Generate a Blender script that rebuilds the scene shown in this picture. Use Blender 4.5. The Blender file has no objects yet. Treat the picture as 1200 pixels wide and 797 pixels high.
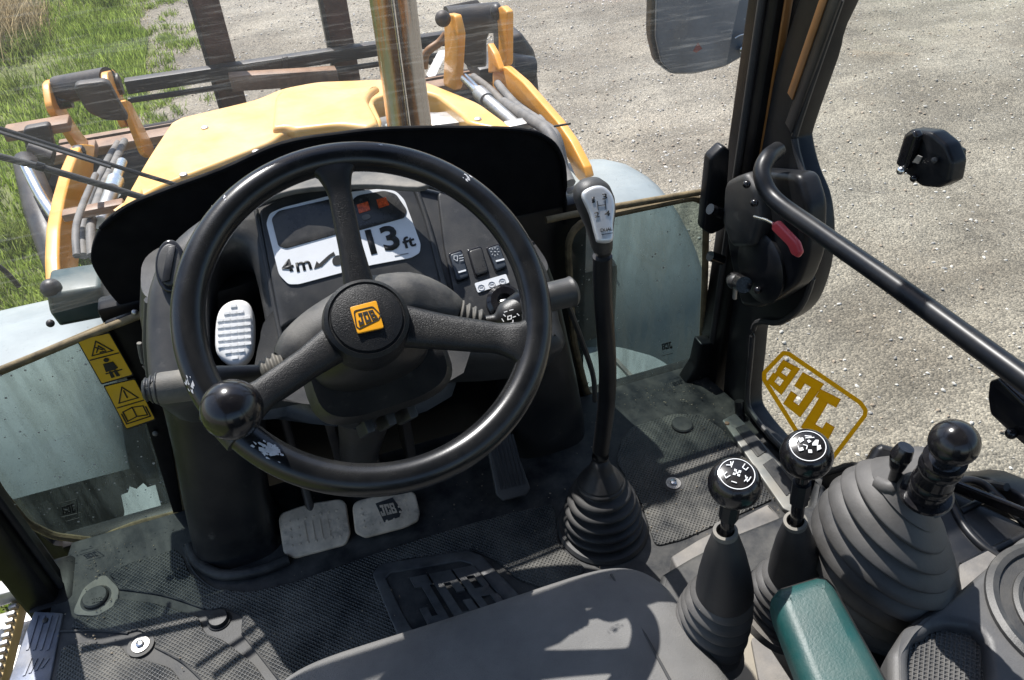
import bpy, bmesh, math, random
import numpy as np
from mathutils import Vector, Matrix
random.seed(7); rng = np.random.default_rng(7)
S = bpy.context.scene; COL = S.collection
V = Vector
# ---------------------------------------------------------------- camera, world, sun, exposure
# world: x = right of the machine, y = forward, z = up; cab floor z = 0, yard z = -1.2; the lens is 1.45 m above the cab floor
CR = ((0.94056913, -0.24625438, 0.2338557), (-0.33700159, -0.59174923, 0.73229965), (-0.04194807, -0.76758819, -0.63956918))
CAM = V((0, 0, 1.45)); FOC = 917.0
cd = bpy.data.cameras.new('camera'); cam = bpy.data.objects.new('camera', cd); COL.objects.link(cam); S.camera = cam
cd.sensor_width = 36; cd.lens = FOC / 1200 * 36; cd.clip_start = 0.02; cd.clip_end = 2000
cam.matrix_world = Matrix(((CR[0][0], -CR[0][1], -CR[0][2], 0), (CR[1][0], -CR[1][1], -CR[1][2], 0), (CR[2][0], -CR[2][1], -CR[2][2], 1.45), (0, 0, 0, 1)))
SUN_EL, SUN_AZ = math.radians(59), math.radians(-13)        # azimuth from +y towards +x
w = bpy.data.worlds.new('World'); S.world = w; w.use_nodes = True
sky = w.node_tree.nodes.new('ShaderNodeTexSky'); sky.sky_type = 'NISHITA'; sky.sun_disc = False
sky.sun_elevation = SUN_EL; sky.sun_rotation = SUN_AZ
w.node_tree.links.new(sky.outputs[0], w.node_tree.nodes['Background'].inputs[0])
w.node_tree.nodes['Background'].inputs[1].default_value = 0.13
sd = bpy.data.lights.new('sun', 'SUN'); sun = bpy.data.objects.new('sun', sd); COL.objects.link(sun)
sd.energy = 5.0; sd.angle = math.radians(0.5); sd.color = (1, 0.975, 0.94)
sv = V((math.sin(SUN_AZ) * math.cos(SUN_EL), math.cos(SUN_AZ) * math.cos(SUN_EL), math.sin(SUN_EL)))
sun.rotation_euler = sv.to_track_quat('Z', 'Y').to_euler()
S.view_settings.view_transform = 'Standard'; S.view_settings.look = 'None'
S.view_settings.exposure = 0.62; S.view_settings.gamma = 1
S.render.engine = 'CYCLES'; S.cycles.transparent_max_bounces = 16; S.cycles.max_bounces = 8
# ---------------------------------------------------------------- measuring: sight lines of the photograph met with real planes
def ray(px, py):
    c = (px - 600, py - 398.5, FOC)
    return V([sum(CR[i][j] * c[j] for j in range(3)) for i in range(3)])
def onz(px, py, z=0.0): d = ray(px, py); return CAM + d * ((z - CAM.z) / d.z)
def ony(px, py, y): d = ray(px, py); return CAM + d * (y / d.y)
def onx(px, py, x): d = ray(px, py); return CAM + d * (x / d.x)
def dep(px, py, t): return CAM + ray(px, py) * (t / FOC)
def onp(px, py, P0, n): d = ray(px, py); return CAM + d * ((P0 - CAM).dot(n) / d.dot(n))
# ---------------------------------------------------------------- materials
MATS = {}
def mat(name, col, rough=0.5, metal=0.0, var=0.15, vs=8.0, bump=0.0, bs=200.0, dust=0.0, dcol=(0.3, 0.27, 0.22), ds=6.0, spec=0.5, coat=0.0, col2=None, diamond=0.0, speck=0.0, wear=None, dw=0.12, vst=1.0):
    if name in MATS: return MATS[name]
    m = bpy.data.materials.new(name); m.use_nodes = True; MATS[name] = m
    nt = m.node_tree; N = nt.nodes; L = nt.links; b = N['Principled BSDF']
    geo = N.new('ShaderNodeNewGeometry'); pos = geo.outputs['Position']
    if vst != 1.0:
        mpg = N.new('ShaderNodeMapping'); mpg.inputs['Scale'].default_value = (1, 1, vst); L.new(pos, mpg.inputs[0]); pos = mpg.outputs[0]
    def noise(scale, detail=5, rough_=0.6):
        t = N.new('ShaderNodeTexNoise'); t.inputs['Scale'].default_value = scale; t.inputs['Detail'].default_value = detail
        t.inputs['Roughness'].default_value = rough_; L.new(pos, t.inputs['Vector']); return t.outputs['Fac']
    def ramp(src, a, b_, c0=(0, 0, 0, 1), c1=(1, 1, 1, 1)):
        r = N.new('ShaderNodeValToRGB'); r.color_ramp.elements[0].position = a; r.color_ramp.elements[1].position = b_
        r.color_ramp.elements[0].color = c0; r.color_ramp.elements[1].color = c1; L.new(src, r.inputs[0]); return r.outputs[0]
    def mix(f, a, b_):
        x = N.new('ShaderNodeMix'); x.data_type = 'RGBA'
        if isinstance(f, float): x.inputs[0].default_value = f
        else: L.new(f, x.inputs[0])
        for s, k in ((a, 6), (b_, 7)):
            if isinstance(s, tuple): x.inputs[k].default_value = s
            else: L.new(s, x.inputs[k])
        return x.outputs[2]
    c2 = col2 or tuple(c * (1 + var * 2) for c in col)
    c1 = tuple(c * (1 - var) for c in col)
    colr = ramp(noise(vs), 0.3, 0.7, (*c1, 1), (*c2, 1))
    rr = None
    if wear:  # on exhaust_chrome this paints orange reflections, not wear
        wc, wsc, lo, hi = wear
        colr = mix(ramp(noise(wsc, 8, 0.7), lo, hi), colr, (*wc, 1))
    if dust > 0:
        up = N.new('ShaderNodeSeparateXYZ'); L.new(geo.outputs['Normal'], up.inputs[0])
        f = ramp(noise(ds, 7, 0.65), 0.5 - dw, 0.5 + dw * 1.5)
        mu = N.new('ShaderNodeMath'); mu.operation = 'MULTIPLY_ADD'; L.new(up.outputs[2], mu.inputs[0]); mu.inputs[1].default_value = 0.4; mu.inputs[2].default_value = 0.55; mu.use_clamp = True
        m2 = N.new('ShaderNodeMath'); m2.operation = 'MULTIPLY'; L.new(f, m2.inputs[0]); L.new(mu.outputs[0], m2.inputs[1])
        m3 = N.new('ShaderNodeMath'); m3.operation = 'MULTIPLY'; L.new(m2.outputs[0], m3.inputs[0]); m3.inputs[1].default_value = dust
        colr = mix(m3.outputs[0], colr, (*dcol, 1))
        rm = N.new('ShaderNodeMath'); rm.operation = 'MULTIPLY_ADD'; L.new(m3.outputs[0], rm.inputs[0]); rm.inputs[1].default_value = 0.9 - rough; rm.inputs[2].default_value = rough; rr = rm.outputs[0]
    if speck > 0:
        v = N.new('ShaderNodeTexVoronoi'); v.inputs['Scale'].default_value = 45; L.new(pos, v.inputs['Vector'])
        colr = mix(ramp(v.outputs['Distance'], 0.05, 0.12, (speck, speck, speck, 1), (0, 0, 0, 1)), colr, (0.5, 0.48, 0.42, 1))
    L.new(colr, b.inputs['Base Color'])
    if rr: L.new(rr, b.inputs['Roughness'])
    else:
        L.new(ramp(noise(vs * 3), 0.2, 0.8, (rough * 0.8,) * 3 + (1,), (min(1, rough * 1.25),) * 3 + (1,)), b.inputs['Roughness'])
    b.inputs['Metallic'].default_value = metal; b.inputs['Specular IOR Level'].default_value = spec
    b.inputs['Coat Weight'].default_value = coat
    if bump > 0 or diamond > 0:
        bp = N.new('ShaderNodeBump'); bp.inputs['Distance'].default_value = 0.001
        bp.inputs['Strength'].default_value = bump if bump > 0 else 1.0
        if diamond > 0:
            sp = N.new('ShaderNodeSeparateXYZ'); L.new(pos, sp.inputs[0]); outs = []
            for sg in (1, -1):
                a = N.new('ShaderNodeMath'); a.operation = 'MULTIPLY_ADD'; L.new(sp.outputs[1], a.inputs[0]); a.inputs[1].default_value = sg * 1.0; L.new(sp.outputs[0], a.inputs[2])
                s = N.new('ShaderNodeMath'); s.operation = 'MULTIPLY'; L.new(a.outputs[0], s.inputs[0]); s.inputs[1].default_value = 2 * math.pi / diamond
                q = N.new('ShaderNodeMath'); q.operation = 'SINE'; L.new(s.outputs[0], q.inputs[0]); outs.append(q.outputs[0])
            p = N.new('ShaderNodeMath'); p.operation = 'MAXIMUM'; L.new(outs[0], p.inputs[0]); L.new(outs[1], p.inputs[1])
            L.new(p.outputs[0], bp.inputs['Height']); bp.inputs['Distance'].default_value = 0.0016
        else: L.new(noise(bs, 3), bp.inputs['Height'])
        L.new(bp.outputs[0], b.inputs['Normal'])
    return m
def glass(name, dust, tint=(1, 1, 1), ds=5.0, dcol=(0.3, 0.33, 0.3), lo=0.35, hi=0.75, base=0.03, stretch=(1, 1, 1), rain=0.0, transl=0.3):
    m = bpy.data.materials.new(name); m.use_nodes = True; nt = m.node_tree; N = nt.nodes; L = nt.links; N.clear()
    out = N.new('ShaderNodeOutputMaterial'); tr = N.new('ShaderNodeBsdfTransparent'); tr.inputs[0].default_value = (*tint, 1)
    gl = N.new('ShaderNodeBsdfGlossy'); gl.inputs['Roughness'].default_value = 0.02
    fc = N.new('ShaderNodeLayerWeight'); fc.inputs[0].default_value = 0.5; pw = N.new('ShaderNodeMath'); pw.operation = 'POWER'; L.new(fc.outputs['Facing'], pw.inputs[0]); pw.inputs[1].default_value = 5
    lw = N.new('ShaderNodeMath'); lw.operation = 'MULTIPLY_ADD'; L.new(pw.outputs[0], lw.inputs[0]); lw.inputs[1].default_value = 0.6; lw.inputs[2].default_value = 0.025
    geo = N.new('ShaderNodeNewGeometry')
    m1 = N.new('ShaderNodeMixShader'); L.new(lw.outputs[0], m1.inputs[0]); L.new(tr.outputs[0], m1.inputs[1]); L.new(gl.outputs[0], m1.inputs[2])
    df0 = N.new('ShaderNodeBsdfDiffuse'); df0.inputs[0].default_value = (*dcol, 1); dt = N.new('ShaderNodeBsdfTranslucent'); dt.inputs[0].default_value = (*dcol, 1)
    df = N.new('ShaderNodeMixShader'); df.inputs[0].default_value = transl; L.new(df0.outputs[0], df.inputs[1]); L.new(dt.outputs[0], df.inputs[2])
    mp = N.new('ShaderNodeMapping'); mp.inputs['Scale'].default_value = stretch; mp.inputs['Rotation'].default_value = (0, 0.5, 0); L.new(geo.outputs['Position'], mp.inputs[0])
    n = N.new('ShaderNodeTexNoise'); n.inputs['Scale'].default_value = ds; n.inputs['Detail'].default_value = 8; n.inputs['Roughness'].default_value = 0.65; L.new(mp.outputs[0], n.inputs['Vector'])
    r = N.new('ShaderNodeValToRGB'); r.color_ramp.elements[0].position = lo; r.color_ramp.elements[1].position = hi
    r.color_ramp.elements[0].color = (base,) * 3 + (1,); r.color_ramp.elements[1].color = (dust,) * 3 + (1,); L.new(n.outputs[0], r.inputs[0])
    fac = r.outputs[0]
    if rain:
        v = N.new('ShaderNodeTexVoronoi'); v.inputs['Scale'].default_value = 85; v.inputs['Randomness'].default_value = 1; L.new(geo.outputs['Position'], v.inputs['Vector'])
        r2 = N.new('ShaderNodeValToRGB'); r2.color_ramp.elements[0].position = 0.06; r2.color_ramp.elements[1].position = 0.16; r2.color_ramp.elements[0].color = (rain,) * 3 + (1,); r2.color_ramp.elements[1].color = (0, 0, 0, 1); L.new(v.outputs['Distance'], r2.inputs[0])
        ad = N.new('ShaderNodeMath'); ad.operation = 'MAXIMUM'; L.new(fac, ad.inputs[0]); L.new(r2.outputs[0], ad.inputs[1]); fac = ad.outputs[0]
    m2 = N.new('ShaderNodeMixShader'); L.new(fac, m2.inputs[0]); L.new(m1.outputs[0], m2.inputs[1]); L.new(df.outputs[0], m2.inputs[2]); L.new(m2.outputs[0], out.inputs[0])
    return m
plastic = mat('black_plastic', (0.009, 0.0095, 0.011), 0.36, bump=0.25, bs=900, dust=0.12, ds=9, wear=((0.09, 0.088, 0.08), 26, 0.62, 0.82))
plasticg = mat('grey_black_moulding', (0.017, 0.0185, 0.021), 0.42, bump=0.3, bs=700, dust=0.2, ds=7, wear=((0.12, 0.115, 0.105), 18, 0.6, 0.85))
dusty = mat('dusty_grey_plastic', (0.07, 0.068, 0.062), 0.6, bump=0.3, bs=600, dust=0.7, dcol=(0.33, 0.3, 0.25), ds=14)
wheelm = mat('wheel_rubber', (0.006, 0.0065, 0.0075), 0.25, bump=0.06, bs=600, var=0.3, dust=0.06, ds=20, dcol=(0.2, 0.19, 0.17), wear=((0.03, 0.029, 0.027), 60, 0.64, 0.8))
spokem = mat('leather_grain_plastic', (0.008, 0.0085, 0.0095), 0.33, bump=0.6, bs=800, spec=0.3, dust=0.05, ds=15)
gloss = mat('gloss_black', (0.007, 0.007, 0.009), 0.17, var=0.1, coat=0.0, dust=0.05, ds=40, wear=((0.05, 0.05, 0.05), 60, 0.66, 0.8))
satin = mat('satin_black_paint', (0.006, 0.007, 0.0095), 0.36, spec=0.3, bump=0.1, bs=60, dust=0.08, ds=10)
frame_m = mat('frame_black', (0.003, 0.003, 0.004), 0.4, spec=0.2, bump=0.15, bs=90, dust=0.09, ds=8, dcol=(0.2, 0.17, 0.13))
matte = mat('matte_black_cowl', (0.0035, 0.0035, 0.0042), 0.8, spec=0.15, var=0.1)
rubber = mat('bellows_rubber', (0.052, 0.05, 0.048), 0.46, bump=0.2, bs=300, dust=0.5, dcol=(0.17, 0.16, 0.15), ds=8)
rubberd = mat('dark_bellows_rubber', (0.018, 0.018, 0.02), 0.5, bump=0.2, bs=300, dust=0.3, dcol=(0.14, 0.13, 0.11), ds=10)
shroudm = mat('dusty_shroud_plastic', (0.035, 0.035, 0.035), 0.5, bump=0.3, bs=600, dust=0.6, dcol=(0.2, 0.185, 0.16), ds=16)
matbase = mat('floor_mat_rubber', (0.014, 0.0155, 0.018), 0.48, spec=0.35, bump=0.25, bs=250, dust=0.45, dcol=(0.18, 0.17, 0.15), ds=14, dw=0.13)
matpat = mat('floor_mat_pattern', (0.022, 0.024, 0.027), 0.33, diamond=0.0098, dust=0.8, dcol=(0.2, 0.19, 0.165), ds=8, dw=0.13)
matpale = mat('pale_worn_edge', (0.2, 0.19, 0.165), 0.75, bump=0.3, bs=150, dust=0.5, dcol=(0.3, 0.27, 0.22), ds=10)
seatm = mat('seat_cloth', (0.14, 0.138, 0.134), 0.85, var=0.14, vs=5, bump=1.0, bs=700, dust=0.35, dcol=(0.26, 0.25, 0.235), ds=10, spec=0.2, dw=0.2, wear=((0.34, 0.335, 0.32), 14, 0.69, 0.73))
teal = mat('teal_armrest_vinyl', (0.002, 0.048, 0.046), 0.45, bump=0.3, bs=350, dust=0.12, ds=12, var=0.15, wear=((0.02, 0.16, 0.15), 70, 0.66, 0.8))
chrome = mat('bright_metal', (0.75, 0.74, 0.72), 0.22, metal=1, var=0.05, bump=0.1, bs=100, dust=0.25, ds=20)
steel = mat('worn_steel', (0.42, 0.41, 0.4), 0.42, metal=1, var=0.15, vs=30, dust=0.5, ds=25)
exh = mat('exhaust_chrome', (0.4, 0.38, 0.36), 0.2, metal=1, var=0.15, vs=7, dust=0.35, ds=12, dcol=(0.25, 0.23, 0.2), wear=((0.75, 0.3, 0.06), 16, 0.47, 0.56), vst=0.06)  # upright orange streaks paint reflections into the chrome colour
alu = mat('aluminium_tread', (0.12, 0.135, 0.175), 0.45, metal=0.3, var=0.2, vs=30, dust=0.5, ds=12, bump=0.2, bs=120)
silver = mat('silver_plastic', (0.68, 0.68, 0.68), 0.33, metal=0.5, var=0.03)
white = mat('white_print', (0.78, 0.79, 0.8), 0.45, var=0.03, dust=0.12, ds=15)
padw = mat('white_rubber_pad', (0.8, 0.8, 0.79), 0.6, var=0.08, dust=0.3, ds=20)
black = mat('black_print', (0.012, 0.012, 0.012), 0.5, var=0.05)
orange = mat('yellow_orange_paint', (0.78, 0.33, 0.03), 0.35, var=0.06, vs=3, dust=0.22, ds=5, dcol=(0.5, 0.4, 0.26), coat=0.3, wear=((0.35, 0.2, 0.08), 22, 0.68, 0.78))
bonm = mat('yellow_bonnet_paint', (0.77, 0.41, 0.085), 0.3, var=0.05, vs=2.5, dust=0.4, ds=4, dcol=(0.72, 0.56, 0.34), coat=0.4, wear=((0.45, 0.27, 0.12), 35, 0.7, 0.74), bump=0.05, bs=12)
badgem = mat('badge_orange', (0.75, 0.33, 0.01), 0.4, var=0.04)
decal = mat('decal_ochre', (0.42, 0.2, 0.002), 0.6, var=0.04)
_n = decal.node_tree; _t = _n.nodes.new('ShaderNodeBsdfTranslucent'); _t.inputs[0].default_value = (0.75, 0.36, 0.003, 1); _m = _n.nodes.new('ShaderNodeMixShader'); _m.inputs[0].default_value = 0.7
_n.links.new(_n.nodes['Principled BSDF'].outputs[0], _m.inputs[1]); _n.links.new(_t.outputs[0], _m.inputs[2]); _n.links.new(_m.outputs[0], _n.nodes['Material Output'].inputs[0])
decald = mat('decal_ochre_light', (0.45, 0.24, 0.01), 0.6, var=0.04)
stick = mat('sticker_yellow', (0.72, 0.42, 0.01), 0.4, var=0.06, dust=0.2, ds=25)
red = mat('red_plastic', (0.55, 0.055, 0.065), 0.35, var=0.1, dust=0.12, ds=30)
redl = mat('red_lens', (0.55, 0.09, 0.03), 0.25, var=0.35, vs=180)
rust = mat('rusty_fork_steel', (0.075, 0.03, 0.02), 0.6, var=0.35, vs=14, bump=0.6, bs=70, dust=0.2, ds=9, dcol=(0.16, 0.1, 0.07))
oily = mat('oily_dark_steel', (0.022, 0.02, 0.02), 0.45, var=0.3, vs=12, bump=0.5, bs=60, dust=0.35, ds=9, dcol=(0.12, 0.085, 0.06))
brown = mat('worn_bucket_steel', (0.2, 0.11, 0.06), 0.5, var=0.3, vs=12, bump=0.3, bs=50, dust=0.5, ds=6, dcol=(0.28, 0.2, 0.14))
hose = mat('dusty_hose', (0.11, 0.105, 0.1), 0.6, var=0.25, vs=15, dust=0.6, ds=14, dcol=(0.3, 0.27, 0.23), bump=0.4, bs=300)
fendm = mat('dusty_fender', (0.2, 0.23, 0.235), 0.5, var=0.12, vs=4, dust=0.7, ds=9, dcol=(0.38, 0.41, 0.4), dw=0.3, bump=0.2, bs=60, wear=((0.09, 0.1, 0.1), 60, 0.62, 0.68))
tyre = mat('tyre_rubber', (0.025, 0.024, 0.023), 0.8, dust=0.6, ds=8, dcol=(0.2, 0.17, 0.14))
greend = mat('dark_green_paint', (0.02, 0.045, 0.045), 0.35, dust=0.4, ds=12, dcol=(0.2, 0.2, 0.17))
seal = mat('perished_rubber_seal', (0.12, 0.09, 0.045), 0.7, var=0.5, vs=40, bump=0.8, bs=300, dust=0.5, ds=30, dcol=(0.3, 0.23, 0.13))
mirrorg = mat('mirror_back', (0.075, 0.095, 0.12), 0.25, var=0.25, vs=6, dust=0.5, ds=5, dcol=(0.25, 0.28, 0.3), speck=0.5)
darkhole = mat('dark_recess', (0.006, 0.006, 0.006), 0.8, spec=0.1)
screen = mat('smoked_lens', (0.02, 0.021, 0.023), 0.22, var=0.15, vs=30, dust=0.25, ds=12)
brownp = mat('brown_reflection_and_hose', (0.2, 0.085, 0.02), 0.35, var=0.3, vs=5, dust=0.3, ds=6)  # paints the orange reflection on pillar and door strips; also colours one hose
g_wind = glass('windscreen_glass', 0.3, transl=0.5, dcol=(0.8, 0.78, 0.72), ds=16, lo=0.52, hi=0.92, base=0.035, stretch=(0.5, 1, 9), rain=0.1)
g_low = glass('dirty_lower_glass', 0.4, tint=(0.6, 0.66, 0.64), dcol=(0.2, 0.22, 0.2), ds=7, lo=0.42, hi=0.75, base=0.06, stretch=(5, 1, 0.7), rain=0.5)
g_door = glass('door_glass', 0.02, tint=(0.97, 0.98, 0.97), base=0.0)
# ---------------------------------------------------------------- object helpers
ROOT = {}
def thing(name, label, cat, loc, group=None):
    o = bpy.data.objects.new(name, None); COL.objects.link(o); o.location = loc; o.empty_display_size = 0.05
    o['label'] = label; o['category'] = cat
    if group: o['group'] = group
    ROOT[o.name] = V(loc); return o
def base_of(p):
    while p is not None and p.parent is not None: p = p.parent
    return ROOT.get(p.name, V((0, 0, 0))) if p is not None else V((0, 0, 0))
def fin(name, me, m, parent=None, smooth=True, ang=38, **k):
    off = base_of(parent)
    if off.length: me.transform(Matrix.Translation(-off))
    me.materials.clear(); me.materials.append(m)
    if smooth:
        me.polygons.foreach_set('use_smooth', [True] * len(me.polygons))
        try: me.set_sharp_from_angle(angle=math.radians(ang))
        except Exception: pass
    o = bpy.data.objects.new(name, me); COL.objects.link(o)
    if parent is not None: o.parent = parent
    for a, b in k.items(): o[a] = b
    return o
def mesh(name, vs, fs, m, parent=None, smooth=True, ang=38, **k):
    me = bpy.data.meshes.new(name); me.from_pydata([tuple(v) for v in vs], [], fs)
    bm = bmesh.new(); bm.from_mesh(me); bmesh.ops.recalc_face_normals(bm, faces=bm.faces); bm.to_mesh(me); bm.free()
    return fin(name, me, m, parent, smooth, ang, **k)
def fromb(name, bm, m, parent=None, smooth=True, ang=38, **k):
    bmesh.ops.recalc_face_normals(bm, faces=bm.faces)
    me = bpy.data.meshes.new(name); bm.to_mesh(me); bm.free(); return fin(name, me, m, parent, smooth, ang, **k)
def catm(pts, n=5, closed=True):
    P = [V(p) for p in pts]; out = []; N = len(P)
    for i in range(N if closed else N - 1):
        if closed: p0, p1, p2, p3 = P[i - 1], P[i], P[(i + 1) % N], P[(i + 2) % N]
        else: p0, p1, p2, p3 = P[max(i - 1, 0)], P[i], P[i + 1], P[min(i + 2, N - 1)]
        for j in range(n):
            t = j / n
            out.append(0.5 * ((2 * p1) + (p2 - p0) * t + (2 * p0 - 5 * p1 + 4 * p2 - p3) * t * t + (3 * p1 - p0 - 3 * p2 + p3) * t ** 3))
    if not closed: out.append(P[-1])
    return out
def rnd(pts, r=0.2, n=4):
    """round the corners of a closed polygon: r = share of the shorter edge"""
    P = [V(p) for p in pts]; out = []; N = len(P)
    for i in range(N):
        a, b, c = P[i - 1], P[i], P[(i + 1) % N]
        d = min((a - b).length, (c - b).length) * r
        s = b + (a - b).normalized() * d; e = b + (c - b).normalized() * d
        for j in range(n + 1):
            t = j / n; out.append((1 - t) ** 2 * s + 2 * t * (1 - t) * b + t * t * e)
    return out
def frame(n):
    n = V(n).normalized(); a = V((1, 0, 0)) if abs(n.x) < 0.9 else V((0, 1, 0))
    u = (a - n * a.dot(n)).normalized(); return u, n.cross(u), n
def tmpmesh(cu):
    o = bpy.data.objects.new('t', cu); COL.objects.link(o); dg = bpy.context.evaluated_depsgraph_get()
    me = bpy.data.meshes.new_from_object(o.evaluated_get(dg)); bpy.data.objects.remove(o); bpy.data.curves.remove(cu); return me
def plate(name, outline, n, thick, m, parent=None, bevel=0.0, holes=(), bres=2, **k):
    """solid plate: outline (3-D points near one plane), front face on that plane facing n, thick behind it"""
    u, v, n = frame(n); O = sum((V(p) for p in outline), V((0, 0, 0))) / len(outline)
    cu = bpy.data.curves.new('c', 'CURVE'); cu.dimensions = '2D'; cu.fill_mode = 'BOTH'
    for lp in (outline, *holes):
        s = cu.splines.new('POLY'); s.points.add(len(lp) - 1); s.use_cyclic_u = True
        for q, p in zip(s.points, lp): d = V(p) - O; q.co = (d.dot(u), d.dot(v), 0, 1)
    bevel = min(bevel, thick * 0.49); cu.extrude = max(thick / 2 - bevel, 1e-5); cu.bevel_depth = bevel; cu.offset = -bevel; cu.bevel_resolution = bres
    me = tmpmesh(cu); M = Matrix((u, v, n)).transposed().to_4x4(); M.translation = O - n * (thick / 2); me.transform(M)
    bm = bmesh.new(); bm.from_mesh(me); bmesh.ops.remove_doubles(bm, verts=bm.verts, dist=1e-6); bm.to_mesh(me); bm.free()
    return fin(name, me, m, parent, **k)
def pxz(pts, z): return [onz(*p, z) for p in pts]
def pxp(pts, P0, n): return [onp(*p, P0, n) for p in pts]
def lathe(name, prof, O, ax, m, parent=None, seg=32, caps=True, sx=1.0, sy=1.0, bend=None, up=None, mod=None, **k):
    O = V(O); u, v, a = frame(ax)
    if up is not None: u = (V(up) - a * V(up).dot(a)).normalized(); v = a.cross(u)
    vs = []; fs = []
    for i, (r, h) in enumerate(prof):
        c = O + a * h + (bend(h) if bend else V((0, 0, 0)))
        for j in range(seg):
            t = 2 * math.pi * j / seg; rr = r * (mod(t, h) if mod else 1)
            vs.append(c + u * (rr * sx * math.cos(t)) + v * (rr * sy * math.sin(t)))
    n = len(prof)
    for i in range(n - 1):
        for j in range(seg):
            q = (j + 1) % seg; fs.append((i * seg + j, i * seg + q, (i + 1) * seg + q, (i + 1) * seg + j))
    if not caps:
        for j in range(seg): q = (j + 1) % seg; fs.append(((n - 1) * seg + j, (n - 1) * seg + q, q, j))
    if caps and prof[0][0] > 1e-5: fs.append(tuple(range(seg)))
    if caps and prof[-1][0] > 1e-5: fs.append(tuple((n - 1) * seg + j for j in range(seg)))
    ob = mesh(name, vs, fs, m, parent, **k)
    return ob
def tube(name, pts, r, m, parent=None, seg=14, n=5, flat=1.0, ref=(0, 0, 1), closed=False, **k):
    P = catm(pts, n, closed) if n > 1 else [V(p) for p in pts]
    K = len(P); R = r if isinstance(r, (list, tuple)) else [r]
    def rad(i):
        t = i / (K - 1) * (len(R) - 1); a = int(min(t, len(R) - 1.001)) if len(R) > 1 else 0
        return R[0] if len(R) == 1 else R[a] + (R[a + 1] - R[a]) * (t - a)
    vs = []; fs = []; up = V(ref)
    for i, p in enumerate(P):
        d = (P[(i + 1) % K] - P[i - 1]) if closed else (P[min(i + 1, K - 1)] - P[max(i - 1, 0)])
        d.normalize(); u = up - d * up.dot(d)
        if u.length < 1e-3: u = V((1, 0, 0)) - d * d.x
        u.normalize(); v = d.cross(u); rr = rad(i)
        for j in range(seg):
            t = 2 * math.pi * j / seg; vs.append(p + u * (rr * flat * math.cos(t)) + v * (rr * math.sin(t)))
    for i in range(K if closed else K - 1):
        for j in range(seg):
            q = (j + 1) % seg; b = ((i + 1) % K) * seg; fs.append((i * seg + j, i * seg + q, b + q, b + j))
    if not closed: fs += [tuple(range(seg)), tuple((K - 1) * seg + j for j in range(seg))]
    return mesh(name, vs, fs, m, parent, **k)
def box(name, c, size, m, parent=None, bev=0.004, rot=None, seg=2, taper=None, **k):
    bm = bmesh.new(); bmesh.ops.create_cube(bm, size=1)
    for v in bm.verts:
        v.co = V((v.co.x * size[0], v.co.y * size[1], v.co.z * size[2]))
        if taper and v.co.z > 0: v.co.x *= taper; v.co.y *= taper
    if bev > 0: bmesh.ops.bevel(bm, geom=bm.edges[:], offset=min(bev, min(size) * 0.45), segments=seg, affect='EDGES', profile=0.5)
    M = (rot.to_4x4() if rot is not None else Matrix.Identity(4)); M = Matrix.Translation(V(c)) @ M
    bmesh.ops.transform(bm, matrix=M, verts=bm.verts); return fromb(name, bm, m, parent, **k)
def strip(name, a, b, wv, hv, m, parent=None, bev=0.003, **k):
    """a beam from a to b with cross-section vectors wv (half width) and hv (half height)"""
    a, b, wv, hv = V(a), V(b), V(wv), V(hv); vs = []
    for p in (a, b):
        for s, t in ((1, 1), (-1, 1), (-1, -1), (1, -1)): vs.append(p + wv * s + hv * t)
    bm = bmesh.new(); B = [bm.verts.new(v) for v in vs]
    for f in ((0, 1, 2, 3), (4, 5, 6, 7), (0, 1, 5, 4), (1, 2, 6, 5), (2, 3, 7, 6), (3, 0, 4, 7)): bm.faces.new([B[i] for i in f])
    if bev: bmesh.ops.bevel(bm, geom=bm.edges[:], offset=bev, segments=2, affect='EDGES', profile=0.5)
    return fromb(name, bm, m, parent, **k)
def loft(name, rings, m, parent=None, caps=True, **k):
    vs = [p for r in rings for p in r]; s = len(rings[0]); fs = []
    for i in range(len(rings) - 1):
        for j in range(s): q = (j + 1) % s; fs.append((i * s + j, i * s + q, (i + 1) * s + q, (i + 1) * s + j))
    if caps: fs += [tuple(range(s)), tuple((len(rings) - 1) * s + j for j in range(s))]
    return mesh(name, vs, fs, m, parent, **k)
def rring(c, hx, hy, e=4.0, seg=32, ux=V((1, 0, 0)), uy=V((0, 1, 0))):
    out = []
    for j in range(seg):
        t = 2 * math.pi * j / seg; cx, sy = math.cos(t), math.sin(t)
        out.append(V(c) + ux * (hx * math.copysign(abs(cx) ** (2 / e), cx)) + uy * (hy * math.copysign(abs(sy) ** (2 / e), sy)))
    return out
RECT = {'J': [(.25, .8, 1, 1), (.55, .25, .88, .8), (0, 0, .88, .25), (0, .25, .3, .42)],
        'C': [(0, .78, 1, 1), (0, .22, .36, .78), (0, 0, 1, .22), (.66, .58, 1, .78), (.66, .22, 1, .42)],
        'B': [(0, 0, .32, 1), (.32, .82, .95, 1), (.32, .42, .9, .58), (.32, 0, 1, .18), (.68, .18, 1, .42), (.66, .58, .95, .82)]}
def quadmap(q, s, t): return (q[0] * (1 - s) + q[1] * s) * (1 - t) + (q[3] * (1 - s) + q[2] * s) * t
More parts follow.
